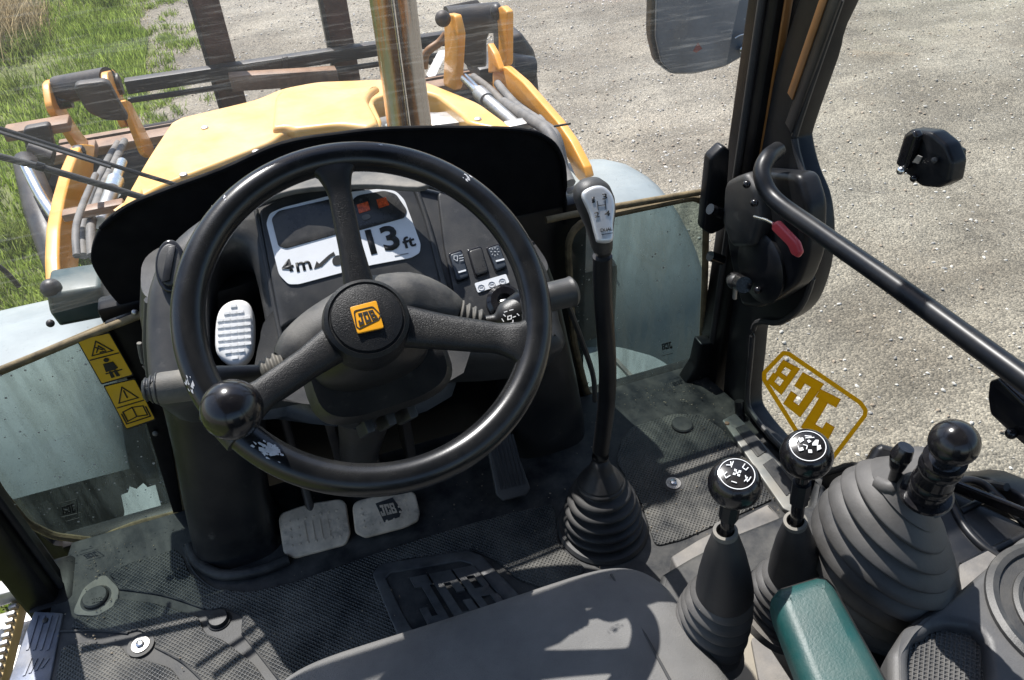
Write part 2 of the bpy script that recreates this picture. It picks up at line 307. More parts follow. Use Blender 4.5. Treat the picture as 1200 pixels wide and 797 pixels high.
def blocktext(name, txt, quad, n, h, m, parent=None, gap=0.12, slant=0.0, **k):
    """block letters (BL, BR, TR, TL corners) raised by h along n"""
    vs = []; fs = []; W = len(txt) + gap * (len(txt) - 1); n = V(n).normalized()
    for i, ch in enumerate(txt):
        x0 = i * (1 + gap)
        for (a, b, c, d) in RECT[ch]:
            k0 = len(vs); e = 0.0008
            for (s, t) in ((a, b), (c, b), (c, d), (a, d)):
                p = quadmap(quad, (x0 + s) / W, t); vs += [p, p + n * h]
            for f in ((1, 3, 5, 7), (0, 1, 3, 2), (2, 3, 5, 4), (4, 5, 7, 6), (6, 7, 1, 0)): fs.append(tuple(k0 + z for z in f))
    return mesh(name, vs, fs, m, parent, smooth=False, **k)
def text(name, txt, quad, n, h, m, parent=None, bold=0.02, **k):
    cu = bpy.data.curves.new('t', 'FONT'); cu.body = txt; cu.offset = bold; cu.resolution_u = 3
    me = tmpmesh(cu); co = np.empty(len(me.vertices) * 3); me.vertices.foreach_get('co', co); co = co.reshape(-1, 3)
    lo, hi = co.min(0), co.max(0); n = V(n).normalized()
    for v in me.vertices:
        s = (v.co.x - lo[0]) / (hi[0] - lo[0]); t = (v.co.y - lo[1]) / (hi[1] - lo[1]); v.co = quadmap(quad, s, t) + n * h
    bm = bmesh.new(); bm.from_mesh(me); bmesh.ops.solidify(bm, geom=bm.faces[:], thickness=h * 0.7); bm.to_mesh(me); bm.free()
    return fin(name, me, m, parent, smooth=False, **k)
def lines(name, segs, wd, n, h, m, parent=None, **k):
    """printed line art: list of (p, q) 3-D segments as thin raised bars"""
    vs = []; fs = []; n = V(n).normalized()
    for i, (p, q) in enumerate(segs):
        d = (q - p).normalized(); s = n.cross(d) * wd / 2; p = p - d * wd / 2; q = q + d * wd / 2; k0 = len(vs); hh = h * (1 + 0.11 * (i % 7))
        for a in (p + s, q + s, q - s, p - s): vs += [a, a + n * hh]
        for f in ((1, 3, 5, 7), (0, 1, 3, 2), (2, 3, 5, 4), (4, 5, 7, 6), (6, 7, 1, 0)): fs.append(tuple(k0 + z for z in f))
    return mesh(name, vs, fs, m, parent, smooth=False, **k)
def bellows(name, c0, c1, n0, n1, radii, nr, m, parent=None, depth=.1, seg=64, smooth_from=1.0, sway=V((0, 0, 0)), sag=None):
    """a folded boot: overlapping shingle folds, each ring turning from n0 to n1"""
    rings = []; a = c1 - c0; K = nr * 12
    for i in range(K + 1):
        f_ = i / K; q = f_ * (len(radii) - 1); j = min(int(q), len(radii) - 2); r = radii[j] + (radii[j + 1] - radii[j]) * (q - j)
        ph = (f_ * nr) % 1.0
        if i == K: ph = 1.0
        rib = 1 - depth * ph ** 2.2 - depth * .55 * max(0, 1 - ph / .13) if f_ < smooth_from else 1 - depth * .4 * f_
        nn = (n0 * (1 - f_) + n1 * f_).normalized(); u, v, _ = frame(nn); c = c0 + a * f_ + sway * math.sin(f_ * math.pi)
        rings.append([c + (u * math.cos(t_) + v * math.sin(t_)) * (r * rib * (1 + .008 * math.sin(3 * t_ + 1) + .004 * math.sin(5 * t_ + nr))) for t_ in [2 * math.pi * k / seg for k in range(seg)]])
    return loft(name, rings, m, parent, ang=70)
def ball(name, c, r, m, parent=None, sc=(1, 1, 1), rot=None, seg=32, **k):
    bm = bmesh.new(); bmesh.ops.create_uvsphere(bm, u_segments=seg, v_segments=seg // 2, radius=r)
    M = Matrix.Translation(V(c)) @ (rot.to_4x4() if rot is not None else Matrix.Identity(4)) @ Matrix.Diagonal((*sc, 1))
    bmesh.ops.transform(bm, matrix=M, verts=bm.verts); return fromb(name, bm, m, parent, ang=180, **k)
def tag(o, label, cat, group=None):
    o['label'] = label; o['category'] = cat
    if group: o['group'] = group
    return o
Z = V((0, 0, 1)); X = V((1, 0, 0)); Y = V((0, 1, 0))
# ================================================================ THE YARD
gm = mat('gravel', (0.222, 0.188, 0.14), 0.9, var=0.2, vs=0.7, col2=(0.33, 0.295, 0.232))
nt = gm.node_tree; N = nt.nodes; L = nt.links; b = N['Principled BSDF']; geo = N.new('ShaderNodeNewGeometry')
src = b.inputs['Base Color'].links[0].from_socket
vo = N.new('ShaderNodeTexVoronoi'); vo.inputs['Scale'].default_value = 85; L.new(geo.outputs['Position'], vo.inputs['Vector'])
vo2 = N.new('ShaderNodeTexVoronoi'); vo2.inputs['Scale'].default_value = 190; L.new(geo.outputs['Position'], vo2.inputs['Vector'])
hs = N.new('ShaderNodeSeparateColor'); L.new(vo.outputs['Color'], hs.inputs[0])
r1 = N.new('ShaderNodeMapRange'); r1.inputs[3].default_value = 0.62; r1.inputs[4].default_value = 1.4; L.new(hs.outputs[0], r1.inputs[0])
h2 = N.new('ShaderNodeSeparateColor'); L.new(vo2.outputs['Color'], h2.inputs[0])
r2 = N.new('ShaderNodeMapRange'); r2.inputs[3].default_value = 0.7; r2.inputs[4].default_value = 1.25; L.new(h2.outputs[1], r2.inputs[0])
ml = N.new('ShaderNodeMath'); ml.operation = 'MULTIPLY'; L.new(r1.outputs[0], ml.inputs[0]); L.new(r2.outputs[0], ml.inputs[1])
nz = N.new('ShaderNodeTexNoise'); nz.inputs['Scale'].default_value = 1.5; nz.inputs['Detail'].default_value = 9; nz.inputs['Roughness'].default_value = 0.75; L.new(geo.outputs['Position'], nz.inputs['Vector'])
r3 = N.new('ShaderNodeMapRange'); r3.inputs[1].default_value = 0.3; r3.inputs[2].default_value = 0.7; r3.inputs[3].default_value = 0.68; r3.inputs[4].default_value = 1.2; L.new(nz.outputs[0], r3.inputs[0])
m3 = N.new('ShaderNodeMath'); m3.operation = 'MULTIPLY'; L.new(ml.outputs[0], m3.inputs[0]); L.new(r3.outputs[0], m3.inputs[1])
vm = N.new('ShaderNodeVectorMath'); vm.operation = 'SCALE'; L.new(src, vm.inputs[0]); 
mp4 = N.new('ShaderNodeMapping'); mp4.inputs['Rotation'].default_value = (0, 0, 0.5); mp4.inputs['Scale'].default_value = (0.35, 2.2, 1); L.new(geo.outputs['Position'], mp4.inputs[0])
n4 = N.new('ShaderNodeTexNoise'); n4.inputs['Scale'].default_value = 1.6; n4.inputs['Detail'].default_value = 7; n4.inputs['Roughness'].default_value = 0.6; L.new(mp4.outputs[0], n4.inputs['Vector'])
r4 = N.new('ShaderNodeMapRange'); r4.inputs[1].default_value = 0.35; r4.inputs[2].default_value = 0.6; r4.inputs[3].default_value = 0.74; r4.inputs[4].default_value = 1.08; L.new(n4.outputs[0], r4.inputs[0])
m4 = N.new('ShaderNodeMath'); m4.operation = 'MULTIPLY'; L.new(m3.outputs[0], m4.inputs[0]); L.new(r4.outputs[0], m4.inputs[1]); L.new(m4.outputs[0], vm.inputs['Scale']); L.new(vm.outputs[0], b.inputs['Base Color'])
bp = N.new('ShaderNodeBump'); bp.inputs['Distance'].default_value = 0.02; bp.inputs['Strength'].default_value = 0.7
ad = N.new('ShaderNodeMath'); ad.operation = 'MULTIPLY_ADD'; L.new(vo.outputs['Distance'], ad.inputs[0]); ad.inputs[1].default_value = -0.6; L.new(nz.outputs[0], ad.inputs[2]); L.new(ad.outputs[0], bp.inputs['Height']); L.new(bp.outputs[0], b.inputs['Normal'])
GZ = -1.2
nx = 150
xs = np.concatenate([[-400, -60], np.linspace(-14, 16, nx), [60, 400]]); ys = np.concatenate([[-400, -60], np.linspace(-6, 22, nx), [60, 400]])
def gh(x, y): return 0.014 * np.sin(x * 1.9 + y * .7) + 0.012 * np.sin(y * 3.1 - x * 1.3) + 0.008 * np.sin(x * 7.1 + 2 * np.sin(y * 4)) + 0.006 * np.sin(y * 9 + x * 5)
gv = [(x, y, GZ + (gh(x, y) if abs(x) < 50 and abs(y) < 50 else 0)) for y in ys for x in xs]; W_ = len(xs)
gf = [(j * W_ + i, j * W_ + i + 1, (j + 1) * W_ + i + 1, (j + 1) * W_ + i) for j in range(len(ys) - 1) for i in range(W_ - 1)]
mesh('ground', gv, gf, gm, kind='structure')
# loose stones lying on the yard
def soup(name, vs, fs, m, **k):
    me = bpy.data.meshes.new(name); vs = np.asarray(vs, dtype=np.float32); fs = np.asarray(fs, dtype=np.int32)
    me.vertices.add(len(vs)); me.vertices.foreach_set('co', vs.ravel()); n = fs.shape[1]
    me.loops.add(fs.size); me.loops.foreach_set('vertex_index', fs.ravel()); me.polygons.add(len(fs))
    me.polygons.foreach_set('loop_start', np.arange(0, fs.size, n, dtype=np.int32)); me.update(calc_edges=True); me.validate()
    me.materials.append(m); o = bpy.data.objects.new(name, me); COL.objects.link(o)
    for a, b_ in k.items(): o[a] = b_
    return o
oct_v = np.array([(1, 0, 0), (0, 1, 0), (-1, 0, 0), (0, -1, 0), (0, 0, 1), (0, 0, -1), (.65, .65, .55), (-.65, .65, .5), (-.65, -.65, .55), (.65, -.65, .5)])
oct_f = np.array([(4, 6, 7), (4, 7, 8), (4, 8, 9), (4, 9, 6), (0, 1, 6), (1, 2, 7), (2, 3, 8), (3, 0, 9), (6, 1, 7), (7, 2, 8), (8, 3, 9), (9, 0, 6)])
def stones(name, n, smin, smax, m, **k):
    x = rng.uniform(0.6, 9, n); y = rng.uniform(0.2, 12, n); l = rng.random(n) < 0.25; x[l] = rng.uniform(-1.4, 3, l.sum()); y[l] = rng.uniform(4, 13, l.sum())
    s = smin + (smax - smin) * rng.random(n) ** 4; v = oct_v[None] * rng.uniform(.6, 1.2, (n, 10, 3)); a = rng.uniform(0, 6.28, n)
    v[:, :, 2] *= 0.6; c, q = np.cos(a)[:, None], np.sin(a)[:, None]
    X_, Y_ = v[:, :, 0] * c - v[:, :, 1] * q * .7, v[:, :, 0] * q + v[:, :, 1] * c * .7
    P = np.stack([X_ * s[:, None] + x[:, None], Y_ * s[:, None] + y[:, None], v[:, :, 2] * s[:, None] + (GZ + gh(x, y) + s * .15)[:, None]], -1)
    soup(name, P.reshape(-1, 3), (oct_f[None] + (np.arange(n) * 10)[:, None, None]).reshape(-1, 3), m, kind='stuff', **k)
st1 = mat('pale_stone', (0.5, 0.47, 0.42), 0.85, var=0.3, vs=30); st2 = mat('brown_stone', (0.3, 0.24, 0.18), 0.85, var=0.35, vs=30); st3 = mat('grey_stone', (0.27, 0.255, 0.235), 0.85, var=0.35, vs=30)
stones('pale_loose_stones', 22000, .003, .017, st1, label='pale loose stones scattered over the gravel yard', category='stones')
stones('brown_loose_stones', 11000, .004, .018, st2, label='brown loose stones scattered over the gravel yard', category='stones')
stones('grey_loose_stones', 7000, .004, .016, st3, label='grey loose stones scattered over the gravel yard', category='stones')
# grass verge
def blades(name, n, fx, hmin, hmax, wd, m, lean=0.5, **k):
    x, y = fx(n); n = len(x); h = rng.uniform(hmin, hmax, n); a = rng.uniform(0, 6.28, n); l = rng.uniform(.1, lean, n); d = rng.uniform(0, 6.28, n)
    z = GZ + gh(x, y); wx, wy = np.cos(a) * wd, np.sin(a) * wd; dx, dy = np.cos(d) * l * h, np.sin(d) * l * h
    B1 = np.stack([x - wx, y - wy, z], -1); B2 = np.stack([x + wx, y + wy, z], -1)
    M1 = np.stack([x + dx * .4 + wx * .7, y + dy * .4 + wy * .7, z + h * .6], -1); M0 = np.stack([x + dx * .4 - wx * .7, y + dy * .4 - wy * .7, z + h * .6], -1)
    T = np.stack([x + dx, y + dy, z + h * .95], -1)
    P = np.stack([B1, B2, M1, M0, T], 1).reshape(-1, 3); i = np.arange(n)[:, None, None] * 5
    F = (np.array([(0, 1, 2), (0, 2, 3), (3, 2, 4)])[None] + i).reshape(-1, 3)
    return soup(name, P, F, m, kind='stuff', **k)
def leafmat(name, c1, c2, vs):
    m = mat(name, c1, 0.6, var=0.1, vs=vs, col2=c2, spec=0.3); b = m.node_tree.nodes['Principled BSDF']
    n2 = m.node_tree; g = n2.nodes.new('ShaderNodeNewGeometry'); s = b.inputs['Base Color'].links[0].from_socket
    mr = n2.nodes.new('ShaderNodeMapRange'); mr.inputs[3].default_value = 0.4; mr.inputs[4].default_value = 1.7; n2.links.new(g.outputs['Random Per Island'], mr.inputs[0])
    vm = n2.nodes.new('ShaderNodeVectorMath'); vm.operation = 'SCALE'; n2.links.new(s, vm.inputs[0]); n2.links.new(mr.outputs[0], vm.inputs['Scale']); n2.links.new(vm.outputs[0], b.inputs['Base Color'])
    b.inputs['Subsurface Weight'].default_value = 0.0; b.inputs['Transmission Weight'].default_value = 0.0
    t = n2.nodes.new('ShaderNodeBsdfTranslucent'); n2.links.new(vm.outputs[0], t.inputs[0]); ms = n2.nodes.new('ShaderNodeMixShader'); ms.inputs[0].default_value = 0.5
    n2.links.new(b.outputs[0], ms.inputs[1]); n2.links.new(t.outputs[0], ms.inputs[2]); n2.links.new(ms.outputs[0], n2.nodes['Material Output'].inputs[0]); return m
grass_g = leafmat('grass_green', (0.13, 0.2, 0.022), (0.34, 0.42, 0.1), 2.5)
straw = leafmat('dry_straw', (0.3, 0.23, 0.12), (0.5, 0.4, 0.24), 4); tall = leafmat('tall_grass', (0.12, 0.18, 0.03), (0.28, 0.32, 0.09), 4)
def edge(y): return -0.93 + 0.1 * np.sin(y * 1.7) + 0.07 * np.sin(y * 4.3 + 1) + 0.04 * np.sin(y * 11)
def verge(n):
    y = rng.uniform(0.3, 16, n); x = -0.9 - rng.random(n) ** 1.4 * 6.5; e = edge(y) + rng.normal(0, .06, n); k = x < e
    t = np.sin(x * 3.1 + 1.5 * np.sin(y * 1.3)) + np.sin(y * 2.3 + x) ; k &= rng.random(n) < 0.55 + 0.25 * t; return x[k], y[k]
blades('grass_verge', 280000, verge, .04, .15, .0056, grass_g, label='sunlit green grass verge along the left of the yard', category='grass')
blades('tall_grass_tufts', 26000, lambda n: (lambda c, i: (c[i, 0] + rng.normal(0, .1, n), c[i, 1] + rng.normal(0, .12, n)))(np.stack([rng.uniform(-4.5, -1.2, 60), rng.uniform(3, 14, 60)], -1), rng.integers(0, 60, n)), .1, .26, .0045, tall, 0.9, label='longer grass tufts standing out of the verge', category='grass')
blades('dry_grass_tuft', 9000, lambda n: (rng.normal(-2.45, .2, n), rng.normal(9.9, .38, n)), .12, .5, .005, straw, 0.8, label='brown dry tall grass clump at the far left corner of the verge', category='grass')
blades('straggling_grass', 9000, lambda n: (lambda c, i: (edge(c[i, 1]) + np.abs(c[i, 0]) + rng.normal(0, .035, n), c[i, 1] + rng.normal(0, .04, n)))(np.stack([rng.normal(0, .22, 260), rng.uniform(3, 14, 260)], -1), rng.integers(0, 260, n)), .02, .09, .004, grass_g, 1.0, label='sparse grass straggling over the gravel edge', category='grass')
blades('pale_litter', 14000, lambda n: (edge(np.zeros(n)) - rng.random(n) ** 1.3 * 4.5, rng.uniform(2, 14, n)), .015, .05, .004, straw, 1.6, label='dry straw lying between the green grass', category='grass')
sm = mat('verge_soil', (0.09, 0.1, 0.03), 0.95, var=0.4, vs=6, bump=0.5, bs=60)
ve = [(-0.95 + 0.1 * math.sin(y * 1.7) + 0.07 * math.sin(y * 4.3 + 1), y) for y in np.arange(-6, 21, .25)]
vv = []; 
for x, y in ve:
    for k in range(14): xx = x - 7 * (k / 13) ** 1.5; vv.append((xx, y, GZ + gh(xx, y) + .006 + .02 * min(1, k / 2)))
mesh('verge_soil', vv, [(i * 14 + k, i * 14 + k + 1, (i + 1) * 14 + k + 1, (i + 1) * 14 + k) for i in range(len(ve) - 1) for k in range(13)], sm, kind='structure')

# ================================================================ FORKS, CARRIAGE, BUCKET
BUY = 5.75
t = thing('pallet_fork', 'left rusty brown folded-up pallet fork blade rising beside the grass', 'fork', tuple(onz(264, 118, -1.0)))
def fork(t, L0, R0, y):
    wv = V(((ony(*R0, y) - ony(*L0, y)).length / 2, 0, 0)); c = (ony(*L0, y) + ony(*R0, y)) / 2
    b = V((c.x, y, -1.0)); tp = V((c.x, y + .06, 0.75))
    strip('blade', b, tp, wv * 0.93, V((0, .035, 0)), rust, t, bev=.008)
    strip('edge_bar', b + V((-wv.x * .97, .01, 0)), tp + V((-wv.x * .97, .01, 0)), V((.014, 0, 0)), V((0, .055, 0)), oily, t, bev=.006)
    box('heel', b + V((0, .0, .02)), (wv.x * 2.5, .16, .13), oily, t, .02)
fork(t, (239, 60), (274, 60), 6.05)
t = thing('pallet_fork', 'right rusty brown folded-up pallet fork blade beside the exhaust pipe', 'fork', tuple(onz(408, 80, -1.0)))
fork(t, (383, 40), (414, 40), 6.05)
t = thing('fork_carriage', 'dark steel rail frame carrying the two folded forks', 'carriage', tuple(ony(300, 80, 5.95)))
def rail(px0, px1, y, r, name, m=oily):
    a, b = ony(*px0, y), ony(*px1, y); strip(name, a, b, V((0, r, 0)), V((0, 0, r * 1.1)), m, t, bev=.006)
rail((148, 101), (540, 42), 5.95, .042, 'top_rail'); rail((150, 118), (560, 58), 5.9, .016, 'lower_rail')
for px in ((334, 66, 332, 105), (500, 46, 505, 75)): a, b = ony(px[0], px[1], 5.92), ony(px[2], px[3], 5.92); strip('upright', a, b, V((.02, 0, 0)), V((0, .02, 0)), oily, t)
rail((270, 96), (395, 88), 5.8, .05, 'brown_rail', brown)
t = thing('loader_bucket', 'wide dark worn loader bucket low behind the yellow bonnet', 'bucket', (0.2, 5.2, -1.15))
XL, XR = -1.33, 1.78
prof = [(5.75, -.86), (5.7, -1.0), (5.5, -1.14), (5.2, -1.12), (4.9, -.98), (4.8, -.8), (4.82, -.62), (4.95, -.55)]
inn = [(y + (.03 if i < 1 else 0), z + .035) for i, (y, z) in enumerate(prof)]
vs = []; 
for x in (XL, XR):
    for (y, z) in prof: vs.append((x, y, z))
n_ = len(prof); mesh('bucket_shell', vs, [(i, i + 1, n_ + i + 1, n_ + i) for i in range(n_ - 1)], oily, t, ang=60)
for x in (XL - .02, XR + .02): plate('end_plate', [V((x + .0, y, z)) for y, z in prof + [(5.4, -.62)]], X if x > 0 else -X, .03, oily, t, .004)
strip('top_lip', (XL, 4.95, -.56), (XR, 4.95, -.56), (0, .06, 0), (0, 0, .03), brown, t)
strip('cutting_edge', (XL, 5.77, -.86), (XR, 5.77, -.86), (0, .03, 0), (0, 0, .06), brown, t)
box('corner_box', (XL + .22, 4.8, -.5), (.36, .14, .06), brown, t, .01)
box('corner_box', (XR - .2, 4.85, -.44), (.4, .3, .1), oily, t, .02)

# ================================================================ LOADER ARMS
def px_x(pts, x): return [onx(*p, x) for p in pts]
LG = 'loader lift arms either side of the bonnet'
t = thing('lift_boom', 'left orange loader arm beside the grass with two horn plates', 'loader arm', (-.8, 2.6, -.5), LG)
plate('horn_plate', rnd(px_x([(57, 97), (62, 92), (68, 94), (70, 108), (78, 128), (95, 155), (110, 172), (92, 172), (78, 150), (62, 128)], -.97), .3), X, .035, orange, t, .006)
plate('horn_plate', rnd(px_x([(126, 84), (133, 81), (139, 88), (142, 108), (152, 128), (156, 147), (149, 149), (140, 128), (128, 100)], -.66), .3), X, .035, orange, t, .006)
plate('link_plate', rnd(px_x([(146, 116), (154, 120), (181, 173), (178, 185), (170, 180)], -.62), .2), X, .03, orange, t, .005)
plate('arm_inner_side', rnd(px_x([(96, 168), (112, 170), (110, 205), (103, 235), (97, 262), (92, 320), (76, 345), (71, 335), (69, 300), (70, 265), (76, 230), (85, 195)], -.80), .15), X, .05, orange, t, .01)
box('pivot_boss', onx(92, 178, -.82), (.06, .06, .06), oily, t, .02)
for i, (a, b) in enumerate((((60, 115), (82, 152)), ((130, 100), (146, 140)))):
    x = (-1.0, -.69)[i]; tube('pivot_pin', [onx(*a, x) , onx(*a, x) + V((.05, 0, 0))], .055, oily, t, n=1)
c1, c2 = onx(64, 104, -.97), onx(132, 92, -.66)
t2 = thing('cross_tube', 'black oily cross tube between the horn plates of the left loader arm', 'tube', tuple((c1 + c2) / 2))
tube('tube_body', [c1 + V((.02, 0, -.01)), c2 - V((.02, 0, .01))], .07, oily, t2, n=1, seg=20)
a = onx(98, 118, -.82)
plate('bracket_plate', rnd([ony(*q, 3.85) for q in ((84, 100), (126, 95), (140, 122), (152, 142), (124, 142), (102, 132))], .25), -Y, .06, oily, t2, .01)
tube('spacer', [c1 + V((.0, -.03, -.05)), c1 + V((.0, -.03, -.05)) + V((.06, 0, 0))], .05, gloss, t2, n=1)
t = thing('hydraulic_ram', 'chrome rod and grey barrel of the left loader ram beside the bonnet', 'hydraulic ram', tuple(onx(120, 240, -.6)))
tube('barrel', [ony(118, 262, 2.75), ony(133, 218, 3.05)], .026, steel, t, n=1); tube('rod', [ony(133, 218, 3.05), ony(143, 190, 3.3)], .02, chrome, t, n=1)
tube('gland_nut', [ony(131, 224, 3.0), ony(135, 212, 3.09)], .033, chrome, t, n=1)
box('clamp', ony(110, 246, 2.75), (.2, .05, .03), brown, t, .008)
for i, (pts, r, nm) in enumerate((
    ([(98, 300), (98, 262), (108, 225), (124, 192), (138, 168)], .016, 'outermost dusty hydraulic hose along the left loader arm'),
    ([(108, 300), (107, 262), (118, 225), (132, 195), (146, 165)], .016, 'middle dusty hydraulic hose along the left loader arm'),
    ([(90, 300), (89, 268), (97, 240), (112, 205)], .011, 'thin dusty hydraulic hose against the orange side of the left arm'))):
    tag(tube('hydraulic_hose', [onx(*p, -.68 + .04 * i) for p in pts], r, hose), nm, 'hose', 'hydraulic hoses on the loader')
tag(tube('hydraulic_hose', [ony(30, 195, 3.6), ony(48, 230, 3.4), ony(70, 262, 3.2)], .022, chrome), 'bright steel pipe outside the left loader arm over the grass', 'hose', 'hydraulic hoses on the loader')
t = thing('bucket_linkage', 'oily dark bucket link and tilt ram outside the left loader arm', 'linkage', tuple(ony(45, 200, 4.2)))
plate('link_plate', rnd([ony(*p, 4.2) for p in ((26, 152), (58, 146), (66, 182), (58, 214), (36, 205))], .2), -Y, .06, oily, t, .01)
tube('ram_barrel', [ony(30, 190, 4.1), ony(50, 250, 3.5), ony(78, 340, 3.0)], [.055, .07, .05], oily, t, n=3)
tube('grease_pipe', [ony(32, 172, 4.0), ony(60, 182, 4.0)], .02, hose, t, n=1)
box('end_plate', ony(45, 150, 4.3), (.3, .12, .05), brown, t, .01)

t = thing('lift_boom', 'right orange loader arm running down to the gear knob side', 'loader arm', (1.15, 2.6, -.5), LG)
plate('arm_side', rnd(px_x([(577, 80), (591, 78), (612, 96), (633, 120), (652, 142), (668, 165), (684, 196), (687, 208), (677, 213), (667, 190), (655, 168), (642, 148), (620, 128), (600, 113), (577, 108)], 1.12), .15), -X, .035, orange, t, .006)
plate('horn_plate', rnd(px_x([(520, 22), (524, 16), (532, 18), (537, 40), (534, 107), (519, 100), (521, 60)], .9), .2), -X, .035, orange, t, .006)
plate('horn_plate', rnd(px_x([(580, 12), (587, 7), (594, 14), (594, 77), (584, 80), (584, 45), (583, 28)], 1.24), .2), -X, .035, orange, t, .006)
plate('link_plate', rnd(px_x([(571, 50), (578, 62), (586, 84), (572, 86), (572, 70)], 1.1), .2), -X, .03, orange, t, .005)
ball('pin_boss', onx(582, 14, 1.24), .04, oily, t, sc=(.8, 1, 1)); ball('pin_boss', onx(519, 22, .86), .035, oily, t)
t2 = thing('cross_tube', 'black oily bracket and tube between the horn plates of the right loader arm', 'tube', tuple(ony(555, 45, 4.1)))
plate('bracket_plate', rnd([ony(*p, 4.0) for p in ((533, 16), (568, 12), (578, 32), (572, 48), (572, 80), (552, 82), (540, 70), (536, 40))], .2), -Y, .1, oily, t2, .03)
tube('tube_body', [ony(524, 26, 4.05), ony(584, 20, 4.05)], .075, oily, t2, n=1, seg=20)
plate('top_plate', rnd([ony(*p, 4.15) for p in ((520, 5), (560, -4), (566, 10), (524, 17))], .15), -Y + Z, .03, oily, t2, .004)
t = thing('hydraulic_ram', 'bright chrome rod of the right loader ram beside the black shield', 'hydraulic ram', tuple(ony(590, 130, 3.0)))
tube('rod', [ony(545, 92, 3.4), ony(566, 113, 3.15)], .022, chrome, t, n=1); tube('barrel', [ony(566, 113, 3.15), ony(606, 148, 2.8)], .026, steel, t, n=1)
tube('gland_nut', [ony(562, 109, 3.2), ony(571, 118, 3.1)], .034, steel, t, n=1); box('bracket', ony(615, 145, 2.75), (.16, .06, .03), steel, t, .006)
for i, (pts, r, nm) in enumerate((
    ([(590, 120), (622, 140), (645, 158), (656, 190), (668, 215)], .022, 'thick dusty hose along the inside of the right loader arm'),
    ([(583, 98), (604, 122), (632, 142), (652, 160), (662, 200), (670, 225)], .018, 'upper thin dusty hose clipped to the right loader arm'),
    ([(555, 90), (580, 110), (612, 148), (635, 160), (648, 178)], .018, 'lower grey hose beside the chrome ram on the right'),
    ([(523, 40), (515, 50), (500, 62), (497, 80)], .022, 'short brown hose curling off the right horn plate'))):
    tag(tube('hydraulic_hose', [onx(*p, 1.0 + .03 * i) if i < 3 else ony(*p, 4.2) for p in pts], r, brownp if i == 3 else hose), nm, 'hose', 'hydraulic hoses on the loader')
tag(tube('cable_tie', [onx(650, 148, 1.0), onx(662, 146, 1.0), onx(668, 145, 1.0)], .004, black), 'small dark cable tie sticking up off the right arm hoses', 'cable tie')
strip('arm_stay', ony(505, 88, 3.7), ony(519, 60, 4.0), (.02, 0, 0), (0, .02, 0), steel, None); bpy.data.objects['arm_stay']['label'] = 'thin grey stay rod between bonnet and right horn plate'; bpy.data.objects['arm_stay']['category'] = 'rod'
t = thing('ram_cover', 'black rounded bucket end guard beyond the right loader arm', 'guard', tuple(ony(612, 90, 4.6)))
plate('guard_plate', rnd([ony(*p, 4.5) for p in ((594, 44), (613, 40), (629, 62), (635, 122), (620, 118), (596, 95))], .2), -Y, .3, oily, t, .04)
tube('guard_roll', [ony(596, 80, 4.4), ony(622, 84, 4.4)], .09, satin, t, n=1, seg=20)

# ================================================================ BONNET, EXHAUST
t = thing('bonnet', 'large yellow engine bonnet with raised centre beyond the windscreen', 'bonnet', (.2, 2.8, -.9))
BO = [(133, 250), (142, 238), (172, 185), (200, 143), (212, 137), (300, 116), (330, 103), (372, 95), (450, 92), (500, 95), (530, 107), (562, 120), (603, 150), (590, 152), (548, 143), (540, 134), (512, 112), (499, 108), (470, 106), (436, 116), (447, 140), (446, 147), (432, 152), (400, 150), (335, 154), (318, 166), (258, 190), (196, 214), (146, 240)]
def bz(px, py): return onz(px, py, .2)
plate('bonnet_panel', rnd([bz(*p) for p in BO], .3, 3), Z, .11, bonm, t, .015, bres=4)
plate('raised_centre', rnd([onz(*p, .222) for p in ((322, 112), (332, 102), (372, 96), (392, 103), (446, 99), (434, 108), (430, 116), (442, 138), (442, 144), (430, 149), (398, 145), (345, 151), (334, 148), (318, 150))], .3, 3), Z, .05, bonm, t, .02, bres=4)
plate('side_panel', rnd([onx(*p, -.47) for p in ((136, 248), (206, 143), (215, 160), (160, 262))], .1), -X, .04, bonm, t, .01)
for q in ((215, 205), (470, 118), (560, 140), (240, 150), (300, 178)): lathe('bonnet_fixing', [(.001, 0), (.014, 0), (.014, .004), (.009, .007), (.001, .007)], onz(*q, .2), Z, steel, t, seg=16)
t = thing('engine_bay', 'dark engine compartment with grey ducts seen in the bonnet notch', 'engine', (.4, 2.4, -.6))
box('bay_floor', (.32, 2.45, -.12), (1.3, 1.2, .3), oily, t, .03)
tube('air_duct', [onz(440, 158, .1), onz(478, 150, .1), onz(515, 150, .1)], .06, hose, t, n=3)
box('battery_cover', onz(475, 152, .12), (.14, .1, .06), fendm, t, .01, rot=Matrix.Rotation(.3, 3, 'Z'))
box('battery_cover', onz(518, 146, .13), (.16, .12, .06), steel, t, .01, rot=Matrix.Rotation(-.2, 3, 'Z'))
t = thing('exhaust_pipe', 'shiny vertical exhaust stack standing in the bonnet notch', 'exhaust', (.36, 2.12, -.1))
ex, ey = ony(479, 140, 2.12).x, 2.12
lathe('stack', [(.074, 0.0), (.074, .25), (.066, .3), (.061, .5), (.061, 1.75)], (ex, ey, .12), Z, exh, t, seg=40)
lathe('heat_shield', [(.05, 0), (.083, .0), (.083, .2), (.078, .24)], (ex, ey, .05), Z, fendm, t, seg=40)
lathe('seam', [(.001, 0), (.0045, 0), (.0045, 1.5), (.001, 1.5)], (ex - .012, ey - .0605, .36), Z, chrome, t, seg=8)

